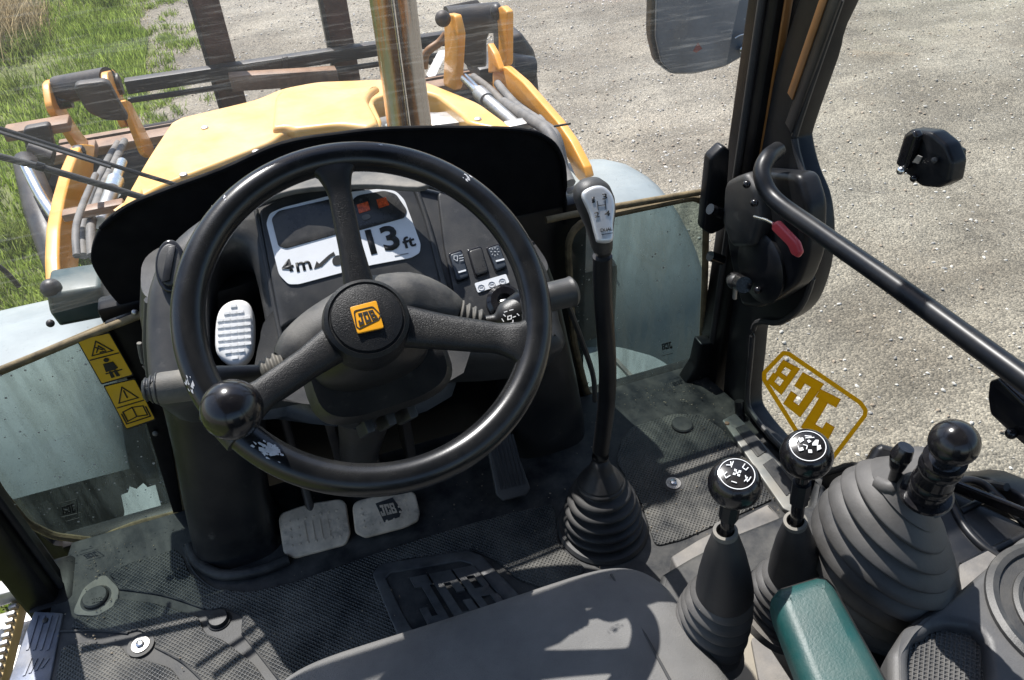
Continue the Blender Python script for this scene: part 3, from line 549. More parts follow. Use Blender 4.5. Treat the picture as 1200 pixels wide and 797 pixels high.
# ================================================================ FENDERS AND WHEELS
def fender(t, x0, x1, yc, zc, r, m=fendm, a1=188):
    rings = []
    for i in range(22):
        a = math.radians(-12 + (a1 + 12) * i / 21); ca, sa = math.cos(a), math.sin(a); ring = []
        for j in range(13):
            s = j / 12; e = abs(2 * s - 1); drop = .07 * e ** 4; rr = r - drop
            ring.append(V((x0 + (x1 - x0) * s, yc + ca * rr * 1.12, zc + sa * rr)))
        for j in range(13):
            s = 1 - j / 12; e = abs(2 * s - 1); rr = r - .07 * e ** 4 - .012
            ring.append(V((x0 + (x1 - x0) * s, yc + ca * rr * 1.12, zc + sa * rr)))
        rings.append(ring)
    loft('fender_arch', rings, m, t, ang=60)
def wheel(t, x0, x1, yc, zc, r):
    prof = [(.3, 0), (r * .8, 0), (r * .96, .05), (r, .1), (r, x1 - x0 - .1), (r * .96, x1 - x0 - .05), (r * .8, x1 - x0), (.3, x1 - x0)]
    lathe('tyre', prof, (x0, yc, zc), X, tyre, t, seg=48); lathe('rim', [(.001, .1), (.3, .12), (.32, x1 - x0 - .1), (.001, x1 - x0 - .12)], (x0, yc, zc), X, steel, t, seg=32)
FY, FZ = 2.5, -.6
t = thing('front_fender', 'dusty grey right front fender beyond the gear lever', 'fender', (1.2, FY, -1.2), 'front wheel fenders')
fender(t, .84, 1.44, FY, FZ, .56)
t = thing('front_fender', 'dusty grey left front fender outside the left window', 'fender', (-.9, FY, -1.2), 'front wheel fenders')
fender(t, -1.24, -.62, 2.3, -.72, .66, a1=132)
WG = 'front wheels under the fenders'
t = thing('tractor_tyre', 'dusty right front tyre under the right fender', 'tyre', (1.15, FY, -1.2), WG); wheel(t, .97, 1.32, FY, -.72, .48)
t = thing('tractor_tyre', 'dusty left front tyre under the left fender', 'tyre', (-.9, FY, -1.2), WG); wheel(t, -1.12, -.76, 2.3, -.72, .48)
t = thing('side_step', 'pale lower body guard seen through the lower right window', 'body panel', (.9, 1.75, -.6))
plate('guard_panel', rnd([onz(*p, -.2) for p in ((672, 405), (720, 402), (770, 415), (805, 440), (790, 470), (690, 480))], .3), Z, .05, fendm, t, .02)
lines('rib', [(onz(722, 424, -.198), onz(748, 452, -.198))], .012, Z, .01, hose, t)
t = thing('lit_patch_sheet', 'added pale jagged sheet standing for a patch of light in the lower left window', 'body panel', tuple(onz(175, 590, -.25)))  # added sheet; its pale jagged shape stands for a patch of light
plate('lit_patch_plate', [onz(*q, -.2) for q in ((142, 580), (150, 577), (152, 570), (160, 573), (168, 566), (173, 571), (182, 568), (188, 590), (192, 604), (160, 612), (143, 618), (146, 600))], Z, .01, fendm, t)
ball('lit_patch_dot', onz(172, 600, -.195), .006, brown, t)
t = thing('chassis', 'dark chassis side under the cab front', 'chassis', (.17, 1.9, -1.0)); box('chassis_beam', (.17, 2.0, -.55), (.9, 1.1, .6), oily, t, .03)
box('cross_member', (.17, 1.5, -.45), (1.5, .12, .25), satin, t, .02)
# ================================================================ CAB SHELL
FYC = 1.38
lw = thing('front_wall', 'black lower front wall of the cab behind the pedals', 'cab wall', (.17, 1.42, 0))
box('bulkhead', (.13, 1.44, .2), (1.04, .05, .72), frame_m, lw, .01)
box('sill_beam', (-.5, 1.40, -.06), (.34, .05, .09), frame_m, lw, .01); box('sill_beam', (.82, 1.40, -.07), (.36, .05, .09), frame_m, lw, .01)
plate('window_surround', rnd([V((max(v_.x, -.70), v_.y, v_.z)) for v_ in [ony(*q, 1.392) for q in ((20, 600), (38, 628), (62, 640), (110, 646), (216, 612), (216, 660), (60, 720), (40, 700))]], .1), -Y, .02, frame_m, lw, .003)
plate('window_surround', rnd([ony(*q, 1.392) for q in ((676, 470), (760, 462), (802, 450), (824, 420), (840, 470), (790, 505), (680, 510))], .1), -Y, .02, frame_m, lw, .003)
# lower front panes
def pane(name, label, px, y, gmat, mark):
    t = thing(name, label, 'window', tuple(ony(*px[0], y)), 'lower front corner windows')
    P = rnd([ony(*p, y) for p in px], .22, 6)
    plate('pane', P, -Y, .006, gmat, t)
    tube('rubber_seal', P, .0085, seal, t, n=1, seg=8, closed=True, ref=(0, 1, 0))
    return t
PL = [(-40, 452), (60, 410), (150, 372), (180, 420), (216, 600), (160, 614), (110, 634), (62, 628), (30, 612), (0, 575), (-30, 520)]
tl = pane('lower_window', 'dirty lower left corner window showing the left fender', PL, FYC, g_low, 0)
PR = [(664, 262), (828, 228), (826, 330), (822, 418), (800, 446), (760, 458), (690, 468), (672, 400)]
tr_ = pane('lower_window', 'dirty lower right corner window beside the gear lever', PR, FYC, g_low, 0)
def specks(t, px, n, seed):
    rs = random.Random(seed); vs = []; fs = []; xs_, ys_ = [q[0] for q in px], [q[1] for q in px]
    def inside(x, y):
        c = False
        for i in range(len(px)):
            (x1, y1), (x2, y2) = px[i - 1], px[i]
            if (y1 > y) != (y2 > y) and x < (x2 - x1) * (y - y1) / (y2 - y1) + x1: c = not c
        return c
    while n > 0:
        x, y = rs.uniform(max(min(xs_), 0), max(xs_)), rs.uniform(min(ys_), max(ys_))
        if not inside(x, y): continue
        n -= 1; c = ony(x, y, FYC - .0072); r = .0006 + .0022 * rs.random() ** 3; k0 = len(vs)
        for j in range(6): vs.append(c + V((math.cos(j * 1.047) * r * rs.uniform(.7, 1.3), 0, math.sin(j * 1.047) * r * rs.uniform(.7, 1.4))))
        vs.append(c + V((0, -r * .4, 0))); fs += [(k0 + j, k0 + (j + 1) % 6, k0 + 6) for j in range(6)]
    mesh('dried_speck', vs, fs, mat('dried_mud_speck', (.5, .48, .42), .8, var=.4, vs=300), t, smooth=False, kind='stuff')
specks(tl, PL, 260, 5); specks(tr_, PR, 170, 6)
def etch(t, q, px_line, y):
    q = [ony(*p, y) for p in q]; blocktext('etched_mark', 'JCB', q, -Y, .0006, black, t)
    lines('etched_line', [(ony(*a, y), ony(*b, y)) for a, b in px_line], .0016, -Y, .0006, black, t)
Yw = FYC - .0065
etch(tl, [(89, 600), (74, 603), (72, 594), (87, 589)], [((90, 585), (91, 602)), ((70, 590), (90, 585)), ((72, 606), (94, 601)), ((78, 611), (92, 607))], Yw)
etch(tr_, [(788, 408), (776, 410), (775, 403), (787, 400)], [((788, 414), (776, 417))], Yw)
# seam rail
tag(tube('cab_seam_rail', [ony(-60, 457, FYC - .02), ony(0, 434, FYC - .02), ony(90, 398, FYC - .02), ony(160, 371, FYC - .02), ony(190, 361, FYC - .02)], .0075, seal), 'worn tan seam strip along the top of the left corner window', 'trim', 'seam strips over the corner windows')
tag(tube('cab_seam_rail', [ony(640, 258, FYC - .02), ony(700, 246, FYC - .02), ony(828, 224, FYC - .02)], .0075, seal), 'worn tan seam strip between gear knob and right pillar', 'trim', 'seam strips over the corner windows')
# windscreen
t = thing('windscreen', 'scratched windscreen glass over the bonnet view', 'windscreen', (.17, 1.45, .56))
vs = []; nx_, nz_ = 12, 10
for j in range(nz_ + 1):
    for i in range(nx_ + 1):
        x = -.66 + 1.62 * i / nx_; s = j / nz_; vs.append((x, 1.455 - .012 * (x - .16) ** 2 * 4 - .05 * s - .28 * s ** 3, .56 + 1.1 * s))
mesh('pane', vs, [(j * (nx_ + 1) + i, j * (nx_ + 1) + i + 1, (j + 1) * (nx_ + 1) + i + 1, (j + 1) * (nx_ + 1) + i) for j in range(nz_) for i in range(nx_)], g_wind, t)
# left front pillar
def fpillar(t, x, y, z0, z1, wx, wy, m=frame_m):
    strip('post', (x, y, z0), (x, y, z1), (wx, 0, 0), (0, wy, 0), m, t, bev=.01)
t = thing('cab_pillar', 'black left front cab pillar at the lower left corner', 'pillar', (-.72, 1.3, -.05))
fpillar(t, -.69, 1.26, -.1, 1.7, .034, .045); tube('seal_lip', [(-.652, 1.25, -.05), (-.652, 1.25, 1.0)], .008, rubberd, t, n=1)
box('foot_gusset', (-.67, 1.27, -.03), (.1, .14, .07), frame_m, t, .02)
# right front pillar and door
t = thing('cab_pillar', 'black right front cab pillar between windscreen and door', 'pillar', (1.0, 1.33, -.05))
a0, a1 = ony(832, 474, 1.33), ony(905, 0, 1.33); a1 = a1 + (a1 - a0) * .8
d = (a1 - a0); 
strip('post', a0 - d * .03 + V((.018, 0, 0)), a1 + V((.03, 0, 0)), (.05, 0, 0), (0, .05, 0), frame_m, t, bev=.012)
strip('trim_or_reflection_strip', a0 + d * .3 + V((-.002, -.052, 0)), a1 + V((-.002, -.052, 0)), (.008, 0, 0), (0, .004, 0), brownp, t, bev=.002)  # brown strip painted in for the orange reflection along the pillar
tube('windscreen_seal', [a0 + V((-.03, -.01, 0)), a1 + V((-.03, -.01, 0))], .009, rubberd, t, n=1)
plate('glazing_lug', rnd([ony(*p, 1.3) for p in ((833, 186), (848, 172), (856, 176), (850, 268), (834, 276), (824, 270))], .25), -Y, .03, satin, t, .006)
for p in ((836, 245), (836, 300)): tube('clip', [ony(p[0] - 4, p[1], 1.27), ony(p[0] + 10, p[1] + 5, 1.27)], .012, gloss, t, n=1)
plate('foot_gusset', rnd([ony(*p, 1.31) for p in ((822, 404), (836, 402), (850, 482), (800, 474), (803, 450), (816, 430))], .15), -Y, .04, satin, t, .006)
# door
DX = .985
t = thing('cab_door', 'black framed glass cab door on the right with large ochre emblem', 'door', (DX, .7, -.1))
DO_in = [(985, 0), (960, 72), (934, 150), (932, 168), (940, 200), (952, 230), (957, 262), (957, 293), (952, 326), (938, 360), (914, 378), (890, 377), (883, 386), (880, 416), (876, 466), (883, 487), (915, 524), (955, 552), (975, 552), (1000, 545), (1040, 556), (1110, 560), (1180, 571)]
DO_out = [(935, 0), (893, 130), (870, 250), (852, 400), (846, 470), (850, 492), (880, 540), (925, 590), (1000, 600), (1100, 600), (1190, 610)]
REAR_IN = [V((DX, .2, .5)), V((DX, -.2, .52)), V((DX, -.34, .7)), V((DX, -.34, 1.45)), V((DX, -.25, 1.56)), V((DX, .3, 1.6)), V((DX, .8, 1.58)), V((DX, .95, 1.45))]
REAR_OUT = [V((DX, .2, .42)), V((DX, -.42, .44)), V((DX, -.42, 1.66)), V((DX, .95, 1.66))]
inn2 = catm([onx(*p, DX) for p in DO_in] + REAR_IN, 4)
out_ = [onx(*p, DX) for p in DO_out] + REAR_OUT
plate('door_frame', rnd(out_, .1), -X, .045, satin, t, .006, holes=[inn2])
plate('pane', rnd([p + V((.02, 0, 0)) for p in out_], .1), -X, .005, g_door, t)
tube('frame_bead', [onx(*p, DX - .003) for p in DO_in], .007, rubberd, t, n=3, seg=8)
a, b = onx(966, 0, DX - .012), onx(900, 190, DX - .012)
strip('trim_or_reflection_strip', a + (a - b) * .5, a * .45 + b * .55, (0, .009, .004), (.003, 0, 0), brownp, t, bev=.001)  # orange reflection on the door frame, laid on as a brown strip
strip('trim_or_reflection_strip', onx(978, 0, DX - .01) + (a - b) * .5, onx(925, 150, DX - .01), (0, .012, .006), (.003, 0, 0), plastic, t, bev=.001)
DG = DX + .013
out_e = [(915, 412), (893, 435), (893, 445), (935, 512), (980, 540), (1016, 486), (1016, 476), (1010, 468), (925, 412)]
import itertools
def inset(px, d):
    C0 = V((sum(p[0] for p in px) / len(px), sum(p[1] for p in px) / len(px), 0)); o = []
    P = [V((p[0], p[1], 0)) for p in px]; n = len(P)
    area = sum(P[i - 1].x * P[i].y - P[i].x * P[i - 1].y for i in range(n))
    for i in range(n):
        e1 = (P[i] - P[i - 1]).normalized(); e2 = (P[(i + 1) % n] - P[i]).normalized(); s = 1 if area > 0 else -1
        n1 = V((-e1.y, e1.x, 0)) * s; n2 = V((-e2.y, e2.x, 0)) * s; m_ = (n1 + n2); m_ = m_ / max(m_.length_squared / 2, .35)
        q = P[i] + m_ * d * .5 * 2 / 1; o.append((q.x, q.y))
    return o
EO = [(917, 411), (893, 436), (893, 446), (930, 505), (958, 548), (975, 542), (1016, 488), (1017, 480), (1010, 470), (925, 412)]
EI = inset(EO, 5.2)
e3 = lambda L_: [onx(*p, DG) for p in L_]
_a, _b = rnd(e3(EO), .25, 4), rnd(e3(EI), .25, 4); _k = len(_a)
mesh('emblem_border', _a + _b, [(i, (i + 1) % _k, _k + (i + 1) % _k, _k + i) for i in range(_k)], decal, t, smooth=False)
def gl(q): return [onx(*p, DG) for p in q]
# mirrored letters: the writing is read from outside
blocktext('emblem_letter', 'B', gl([(916, 463), (899, 447), (917, 421), (938, 432)]), -X, .0012, decal, t)
blocktext('emblem_letter', 'C', gl([(938, 489), (918, 473), (941, 436), (966, 450)]), -X, .0012, decal, t)
blocktext('emblem_letter', 'J', gl([(968, 520), (935, 498), (962, 456), (994, 472)]), -X, .0012, decal, t)
# door latch housing and red release
t = thing('door_latch', 'black rounded door latch housing with red release lever', 'latch', tuple(onx(890, 290, .95)))
plate('housing', rnd([onx(*p, .925) for p in ((852, 210), (880, 200), (935, 205), (946, 240), (945, 300), (932, 335), (908, 352), (885, 362), (868, 360), (857, 320), (850, 280))], .3), -X, .05, satin, t, .014, bres=4)
plate('cover', rnd([onx(*p, .895) for p in ((848, 213), (872, 203), (884, 222), (890, 262), (882, 290), (856, 290), (845, 262))], .25), -X, .04, plasticg, t, .012)
lathe('raised_disc', [(.001, 0), (.075, 0), (.08, .01), (.07, .018), (.001, .02)], onx(895, 312, .925), -X, satin, t, seg=36)
tube('pivot', [onx(860, 328, .9), onx(872, 334, .885)], .018, gloss, t, n=1); ball('pivot_cap', onx(861, 330, .888), .017, plasticg, t)
tube('lock_pin', [onx(862, 335, .885), onx(861, 350, .885)], .005, steel, t, n=1)
for p in ((875, 216), (884, 238), (888, 340)): ball('screw', onx(*p, .87 if p[1] < 300 else .9), .008, gloss, t)
plate('release_lever', rnd([onx(*p, .87) for p in ((903, 262), (909, 259), (933, 284), (937, 297), (933, 303), (926, 299), (922, 289), (903, 270))], .3), -X, .013, red, t, .007, bres=3)
tube('release_wire', [onx(884, 254, .88), onx(898, 258, .875), onx(906, 262, .87)], .003, chrome, t)
# grab rail
t = thing('grab_rail', 'long black round grab rail slanting across the door glass', 'rail', tuple(onx(895, 190, .86)))
tube('rail_tube', [onx(911, 176, .93), onx(899, 186, .885), onx(893, 206, .86), onx(908, 234, .86), onx(960, 272, .86), onx(1050, 335, .86), onx(1150, 408, .86), onx(1210, 452, .86), onx(1300, 520, .86)], .0165, satin, t, seg=20, n=6)
plate('rail_bracket', rnd([onx(*p, .875) for p in ((1158, 447), (1170, 443), (1230, 500), (1240, 545), (1200, 524), (1159, 486), (1156, 465))], .2), -X, .02, gloss, t, .005)
ball('bracket_bolt', onx(1185, 508, .868), .008, gloss, t)
# catch mounted on door glass
t = thing('window_catch', 'black angular catch fixed on the middle of the door glass', 'catch', tuple(onx(1088, 187, .95)))
plate('catch_plate', rnd([onx(*p, .935) for p in ((1058, 158), (1066, 152), (1090, 155), (1108, 170), (1116, 190), (1112, 214), (1098, 221), (1078, 219), (1056, 200), (1048, 192))], .2), -X, .03, satin, t, .006)
plate('catch_body', rnd([onx(*p, .965) for p in ((1085, 160), (1106, 170), (1120, 177), (1119, 190), (1110, 210), (1097, 219), (1085, 215))], .2), -X, .025, plastic, t, .008)
plate('catch_rib', rnd([onx(*p, .918) for p in ((1059, 158), (1070, 153), (1074, 160), (1060, 200), (1052, 196), (1050, 188))], .3), -X, .016, gloss, t, .005)
plate('keyhole_mark', [onx(*p, .9155) for p in ((1069, 190), (1075, 182), (1080, 184), (1076, 192))], -X, .002, steel, t)
ball('catch_screw', onx(1056, 200, .915), .007, chrome, t); ball('catch_screw', onx(1071, 209, .928), .006, gloss, t); ball('catch_screw', onx(1095, 188, .928), .005, plasticg, t)
# mirror outside
t = thing('wing_mirror', 'dark blue grey wing mirror outside at the top right', 'mirror', tuple(ony(830, 40, 1.85)))
MP = [(771, -30), (890, -60), (886, 30), (878, 62), (850, 78), (815, 86), (790, 86), (776, 75), (769, 45)]
plate('mirror_glass', rnd([ony(*p, 1.85) for p in MP], .25, 5), -Y, .012, mirrorg, t, .004)
plate('mirror_housing', rnd([ony(*p, 1.865) for p in inset(MP, -3)], .25, 5), -Y, .06, satin, t, .02, bres=3)
ball('mirror_joint', ony(871, 58, 1.84), .012, chrome, t, sc=(1, .6, 1)); tube('mirror_wire', [ony(861, 45, 1.84), ony(868, 41, 1.84), ony(876, 40, 1.84)], .002, chrome, t)
plate('red_mark', [ony(*p, 1.8495) for p in ((812, 60), (818, 50), (823, 57), (816, 62))], -Y, .001, mat('dull_red_mark', (0.2, 0.03, 0.03), .5), t)
tag(strip('mirror_arm', ony(880, 60, 1.83), ony(930, 50, 1.6), (0, .01, 0), (0, 0, .012), satin), 'short black arm holding the wing mirror to the pillar', 'arm')
# wipers
WYc = 1.478
t = thing('windscreen_wiper', 'thick grey lower wiper arm crossing the left bonnet edge', 'wiper', tuple(ony(178, 235, WYc)), 'wiper rods left of the bonnet')
tube('arm', [ony(-60, 168, WYc), ony(44, 195, WYc), ony(110, 214, WYc), ony(182, 236, WYc)], .0062, plasticg, t, n=2, seg=10); tube('collar', [ony(42, 194, WYc), ony(52, 197, WYc)], .008, satin, t, n=1)
t = thing('windscreen_wiper', 'thin black upper wiper rod crossing the left bonnet edge', 'wiper', tuple(ony(210, 216, WYc)), 'wiper rods left of the bonnet')
tube('arm', [ony(-60, 132, WYc), ony(30, 160, WYc), ony(120, 190, WYc), ony(215, 219, WYc)], .0042, plastic, t, n=2, seg=8); strip('blade_rubber', ony(-60, 136, WYc - .01), ony(130, 196, WYc - .01), (0, .004, 0), (0, 0, .002), rubberd, t, bev=0)
tag(tube('washer_tube', [ony(-20, 300, WYc), ony(6, 318, WYc), ony(22, 336, WYc)], .005, plastic), 'short dark rod tip over the grass at the left edge', 'rod')
# black cowl shield
t = thing('cowl_shield', 'large matte black shield curving behind the steering console', 'shield', (.15, 1.43, .5))
SH = [(118, 268), (150, 243), (200, 222), (260, 200), (330, 170), (400, 158), (460, 152), (540, 151), (610, 153), (640, 162), (655, 178), (662, 205), (662, 262), (655, 330), (640, 460), (400, 470), (200, 460), (165, 372), (140, 358), (118, 330), (106, 302)]
plate('shield_plate', catm([ony(*p, 1.42) for p in SH], 5), -Y, .02, matte, t, .004)
tube('edge_bead', catm([ony(*p, 1.415) for p in SH[:13]], 4, closed=False), .005, matte, t, n=1, seg=8)
# left bracket and sticker strip
t = thing('corner_bracket', 'dark green dusty bracket at the foot of the left loader arm', 'bracket', tuple(ony(95, 360, 1.5)))
plate('bracket_face', rnd([ony(*p, 1.5) for p in ((54, 346), (118, 336), (131, 372), (70, 384), (58, 368))], .15), -Y, .1, greend, t, .01)
ball('bracket_bolt', ony(60, 338, 1.52), .02, oily, t); ball('bracket_bolt', ony(59, 379, 1.48), .008, oily, t)
t = thing('window_post', 'dark narrow post behind the yellow warning stickers', 'post', tuple(ony(180, 430, 1.37)))
plate('post_face', rnd([ony(*p, 1.368) for p in ((122, 380), (160, 366), (186, 430), (214, 600), (203, 602), (172, 500), (142, 430))], .08), -Y, .012, frame_m, t, .003)
ball('post_screw', ony(158, 366, 1.36), .006, steel, t); ball('post_screw', ony(182, 508, 1.36), .006, dusty, t)
SN = -Y
def sticker(lbl, q, art):
    t = thing('warning_sticker', lbl, 'sticker', tuple(ony(*q[0], 1.355)), 'yellow warning stickers on the left post'); P = [ony(*p, 1.355) for p in q]
    plate('sticker_border', rnd(P, .06, 3), -Y, .001, black, t)
    Q = [ony(*p, 1.3535) for p in q]; C0 = sum(Q, V((0, 0, 0))) / 4; Q = [C0 + (p - C0) * .94 for p in Q]
    plate('sticker_sheet', rnd(Q, .06, 3), -Y, .0006, stick, t)
    BLq = [Q[3], Q[2], Q[1], Q[0]]
    f = lambda s, u: quadmap(BLq, s, u) + V((0, -.0006, 0))
    sh = []
    for (a, b) in art['lines']: sh.append((f(*a), f(*b)))
    lines('pictogram_lines', sh, .0022, -Y, .0006, black, t)
    for k, poly in enumerate(art['polys']): plate('pictogram_shape', [f(*p) + V((0, -.0012, 0)) for p in poly], -Y, .001, black, t)
def tri(cx, cy, s, h): 
    T = [(cx - s, cy - h), (cx + s, cy - h), (cx, cy + h)]; return [(T[i], T[(i + 1) % 3]) for i in range(3)]
circ = lambda cx, cy, r, ry: [(cx + r * math.cos(a * .7854), cy + ry * math.sin(a * .7854)) for a in range(8)]
art1 = {'lines': tri(.5, .77, .33, .14) + [((0.05, .55), (.95, .55)), ((.35, .68), (.5, .8)), ((.5, .8), (.62, .7)), ((.28, .18), (.78, .18)), ((.4, .78), (.55, .7)), ((.45, .66), (.62, .66)), ((.42, .1), (.42, .2)), ((.58, .1), (.58, .2))],
        'polys': [circ(.5, .47, .09, .045), [(.34, .4), (.66, .4), (.7, .24), (.6, .22), (.3, .22)], [(.38, .2), (.47, .2), (.47, .06), (.36, .06)], [(.53, .2), (.62, .2), (.64, .06), (.53, .06)]]}
art2 = {'lines': tri(.5, .75, .33, .16) + [((0.05, .5), (.95, .5)), ((.5, .66), (.5, .82)), ((.15, .15), (.15, .38)), ((.15, .38), (.5, .42)), ((.5, .42), (.85, .38)), ((.85, .38), (.85, .15)), ((.15, .15), (.5, .19)), ((.5, .19), (.85, .15)), ((.5, .19), (.5, .42)), ((.08, .1), (.08, .34)), ((.08, .1), (.92, .1)), ((.92, .1), (.92, .34))], 'polys': []}
sticker('upper yellow warning sticker with seated figure pictogram', [(89, 398), (128, 389), (157, 440), (119, 451)], art1)
sticker('lower yellow warning sticker with open book pictogram', [(121, 452), (158, 443), (183, 492), (148, 504)], art2)
# roof and rear of the cab (out of frame; it shades the seat as the real roof does)
t = thing('cab_roof', 'cab roof panel overhead, out of the picture', 'roof', (.15, -.2, 1.72))
box('roof_panel', (.15, -.05, 1.74), (1.7, 1.6, .05), frame_m, t, .015)
for xx in (-.69, .99):
    strip('roof_rail', (xx, 1.28, 1.715), (xx, .7, 1.74), (.022, 0, 0), (0, 0, .022), frame_m, t, bev=.005)
    strip('rear_post', (xx, -.82, -.1), (xx, -.82, 1.72), (.035, 0, 0), (0, .035, 0), frame_m, t, bev=.008)
strip('front_header', (-.69, 1.27, 1.72), (.99, 1.27, 1.72), (0, .02, 0), (0, 0, .02), frame_m, t, bev=.005)
box('rear_wall', (.15, -.85, .3), (1.6, .04, .8), frame_m, t, .01)

# ================================================================ FLOOR
t = thing('cab_floor', 'black rubber floor mat of the cab with patterned panels', 'floor mat', (.15, .5, 0))
F0 = [(-.67, -.8), (-.67, 1.2), (-.64, 1.37), (.96, 1.37), (.985, 1.2), (.985, -.8)]
plate('mat_base', [V((x, y, 0)) for x, y in F0], Z, .06, matbase, t, .004)
H1 = .0045
def mp(name, px, m=matpat, h=H1, r=.25, **k): return plate(name, rnd(pxz(px, h), r, 4), Z, h + .002, m, t, .0022, **k)
mp('pattern_panel', [(126, 671), (150, 660), (205, 643), (214, 652), (222, 672), (245, 688), (290, 694), (345, 682), (420, 655), (520, 622), (600, 600), (648, 590), (652, 610), (655, 640), (690, 668), (640, 690), (606, 678), (580, 655), (555, 645), (470, 655), (440, 672), (450, 700), (480, 770), (360, 800), (330, 800), (300, 762), (282, 740), (284, 722), (262, 711), (244, 714), (190, 697), (138, 690), (134, 680)])
mp('pattern_panel', [(82, 735), (90, 722), (112, 722), (132, 710), (136, 701), (180, 706), (232, 722), (240, 742), (262, 750), (298, 778), (320, 810), (250, 810), (215, 775), (183, 758), (178, 744), (160, 738), (146, 742), (110, 738)])
mp('pattern_panel', [(72, 757), (100, 752), (142, 757), (150, 770), (170, 773), (200, 782), (222, 812), (62, 812)])
mp('pattern_panel', [(740, 500), (790, 484), (822, 486), (850, 505), (900, 575), (905, 585), (800, 632), (768, 640), (752, 590), (722, 540), (728, 515)])
plate('worn_rim', rnd(pxz([(84, 720), (98, 688), (122, 672), (140, 690), (136, 712), (112, 722)], .003), .3), Z, .004, matpale, t, .001)
def button(px, py, r, lbl=None, m=matbase):
    lathe('mat_button', [(r * 1.2, -.001), (r * 1.2, .003), (r * 1.08, .004), (r, .003), (r, .009), (r * .9, .012), (.001, .0125)], onz(px, py, .0), Z, m, t, seg=36)
button(113, 702, .026); button(257, 727, .02); button(799, 500, .027)
q = pxz([(105, 714), (127, 709), (121, 692), (101, 697)], .0125); blocktext('button_lettering', 'JCB', [quadmap(q, .2, .35), quadmap(q, .8, .35), quadmap(q, .8, .65), quadmap(q, .2, .65)], Z, .001, matbase, t)
def bolt(px, py):
    o = onz(px, py, .004); lathe('washer', [(.004, 0), (.0175, 0), (.0175, .0035), (.007, .004)], o, Z, steel, t, seg=28)
    lathe('bolt_head', [(.001, 0), (.0085, 0), (.0085, .008), (.006, .0095), (.001, .0095)], o, Z, chrome, t, seg=6)
    lathe('bolt_recess', [(.018, -.003), (.026, -.003), (.026, .0015), (.018, .001)], o, Z, matbase, t, seg=28)
bolt(165, 756); bolt(789, 567)
# grooves along panels: raised lips
for pts in ([(70, 740), (110, 739), (150, 742)], [(182, 758), (214, 776), (240, 800)], [(140, 690), (190, 697), (240, 713)], [(284, 742), (305, 768), (330, 800)], [(215, 640), (226, 668), (252, 690), (300, 700)]):
    tube('groove_lip', pxz(pts, .002), .0028, matbase, t, seg=8)
embm = mat('worn_emblem_rubber', (.05, .052, .055), .35, var=.3, vs=40, bump=.3, bs=200, dust=.5, ds=16, dcol=(.18, .17, .15))
EMB = [(436, 672), (446, 660), (548, 644), (564, 650), (612, 700), (600, 745), (480, 775), (455, 720)]
EMI = [(452, 677), (458, 671), (540, 657), (552, 660), (592, 705), (575, 735), (492, 752), (470, 715)]
plate('emblem_frame', rnd(pxz(EMB, .007), .2), Z, .008, embm, t, .003, holes=[rnd(pxz(EMI, .007), .2)])
plate('emblem_bed', rnd(pxz(EMI, .003), .2), Z, .004, matbase, t)
EQ = pxz([(506, 742), (604, 722), (556, 664), (474, 680)], .0032)
blocktext('emblem_letters', 'JCB', EQ, Z, .006, embm, t, gap=.1)
# grit and crumbs of earth trodden into the mat
gr = mat('dry_earth_grit', (0.2, 0.165, 0.12), .9, var=.4, vs=90)
def grit(name, n, lbl):
    x = rng.uniform(-.6, .95, n); y = rng.uniform(.85, 1.33, n); k = rng.random(n) < .5
    x[k] = np.where(rng.random(k.sum()) < .5, rng.normal(-.58, .04, k.sum()), rng.normal(.86, .06, k.sum())); k = rng.random(n) < .2; y[k] = 1.33 - np.abs(rng.normal(0, .04, k.sum()))
    s = .0005 + .0022 * rng.random(n) ** 5; v = oct_v[None] * rng.uniform(.6, 1.2, (n, 10, 3)) * s[:, None, None]; v += np.stack([x, y, .006 + s * .3], -1)[:, None, :]
    soup(name, v.reshape(-1, 3), (oct_f[None] + (np.arange(n) * 10)[:, None, None]).reshape(-1, 3), gr, kind='stuff', label=lbl, category='grit')
grit('floor_grit', 1500, 'dry earth grit and crumbs trodden into the floor mat')
# sills
t = thing('door_sill', 'ribbed grey metal door sill plate at the right of the floor', 'sill', tuple(onz(900, 550, 0)))
SP = [(846, 492), (862, 484), (925, 552), (962, 590), (940, 605), (918, 596)]
plate('sill_plate', rnd(pxz(SP, .012), .12), Z, .02, mat('sill_grey', (0.13, 0.135, 0.13), .4, metal=.4, bump=.2, bs=80, dust=.6, ds=9), t, .003)
for i in range(5):
    f_ = i / 4; a, b = V((858 + 3 * f_ * 3, 494 + 0 - 3 * f_, 0)), V((926 + 9 * f_, 585 - 3 * f_ * 3, 0)); p = lambda s: onz(a.x + (b.x - a.x) * s, a.y + (b.y - a.y) * s, .0125)
    strip('sill_rib', p(.08), p(.45), (.0035, 0, 0), (0, 0, .0015), matbase, t, bev=0); strip('sill_rib', p(.55), p(.95), (.0035, 0, 0), (0, 0, .0015), matbase, t, bev=0)
ball('sill_screw', onz(852, 496, .013), .006, brown, t, sc=(1, 1, .4))
t = thing('door_threshold', 'black rubber edged threshold under the door', 'threshold', tuple(onz(930, 560, 0)))
tube('threshold_lip', [onx(*p, .965) for p in ((866, 470), (872, 500), (910, 545), (955, 580), (1010, 575))], .012, satin, t)
t = thing('console_edge', 'pale worn metal edge strip between mat and lever console', 'edge strip', tuple(onz(845, 620, .05)))
plate('edge_plate', rnd(pxz([(786, 652), (818, 632), (900, 590), (912, 602), (925, 625), (870, 655), (812, 700), (800, 680)], .06), .1), Z, .06, hose, t, .006)
t = thing('entry_step', 'blue grey ribbed tread plate at the bottom left door entry', 'step', tuple(onz(40, 760, 0)))
plate('tread_plate', rnd(pxz([(40, 716), (74, 718), (56, 812), (5, 812), (30, 740)], .004), .08), Z, .03, alu, t, .003)
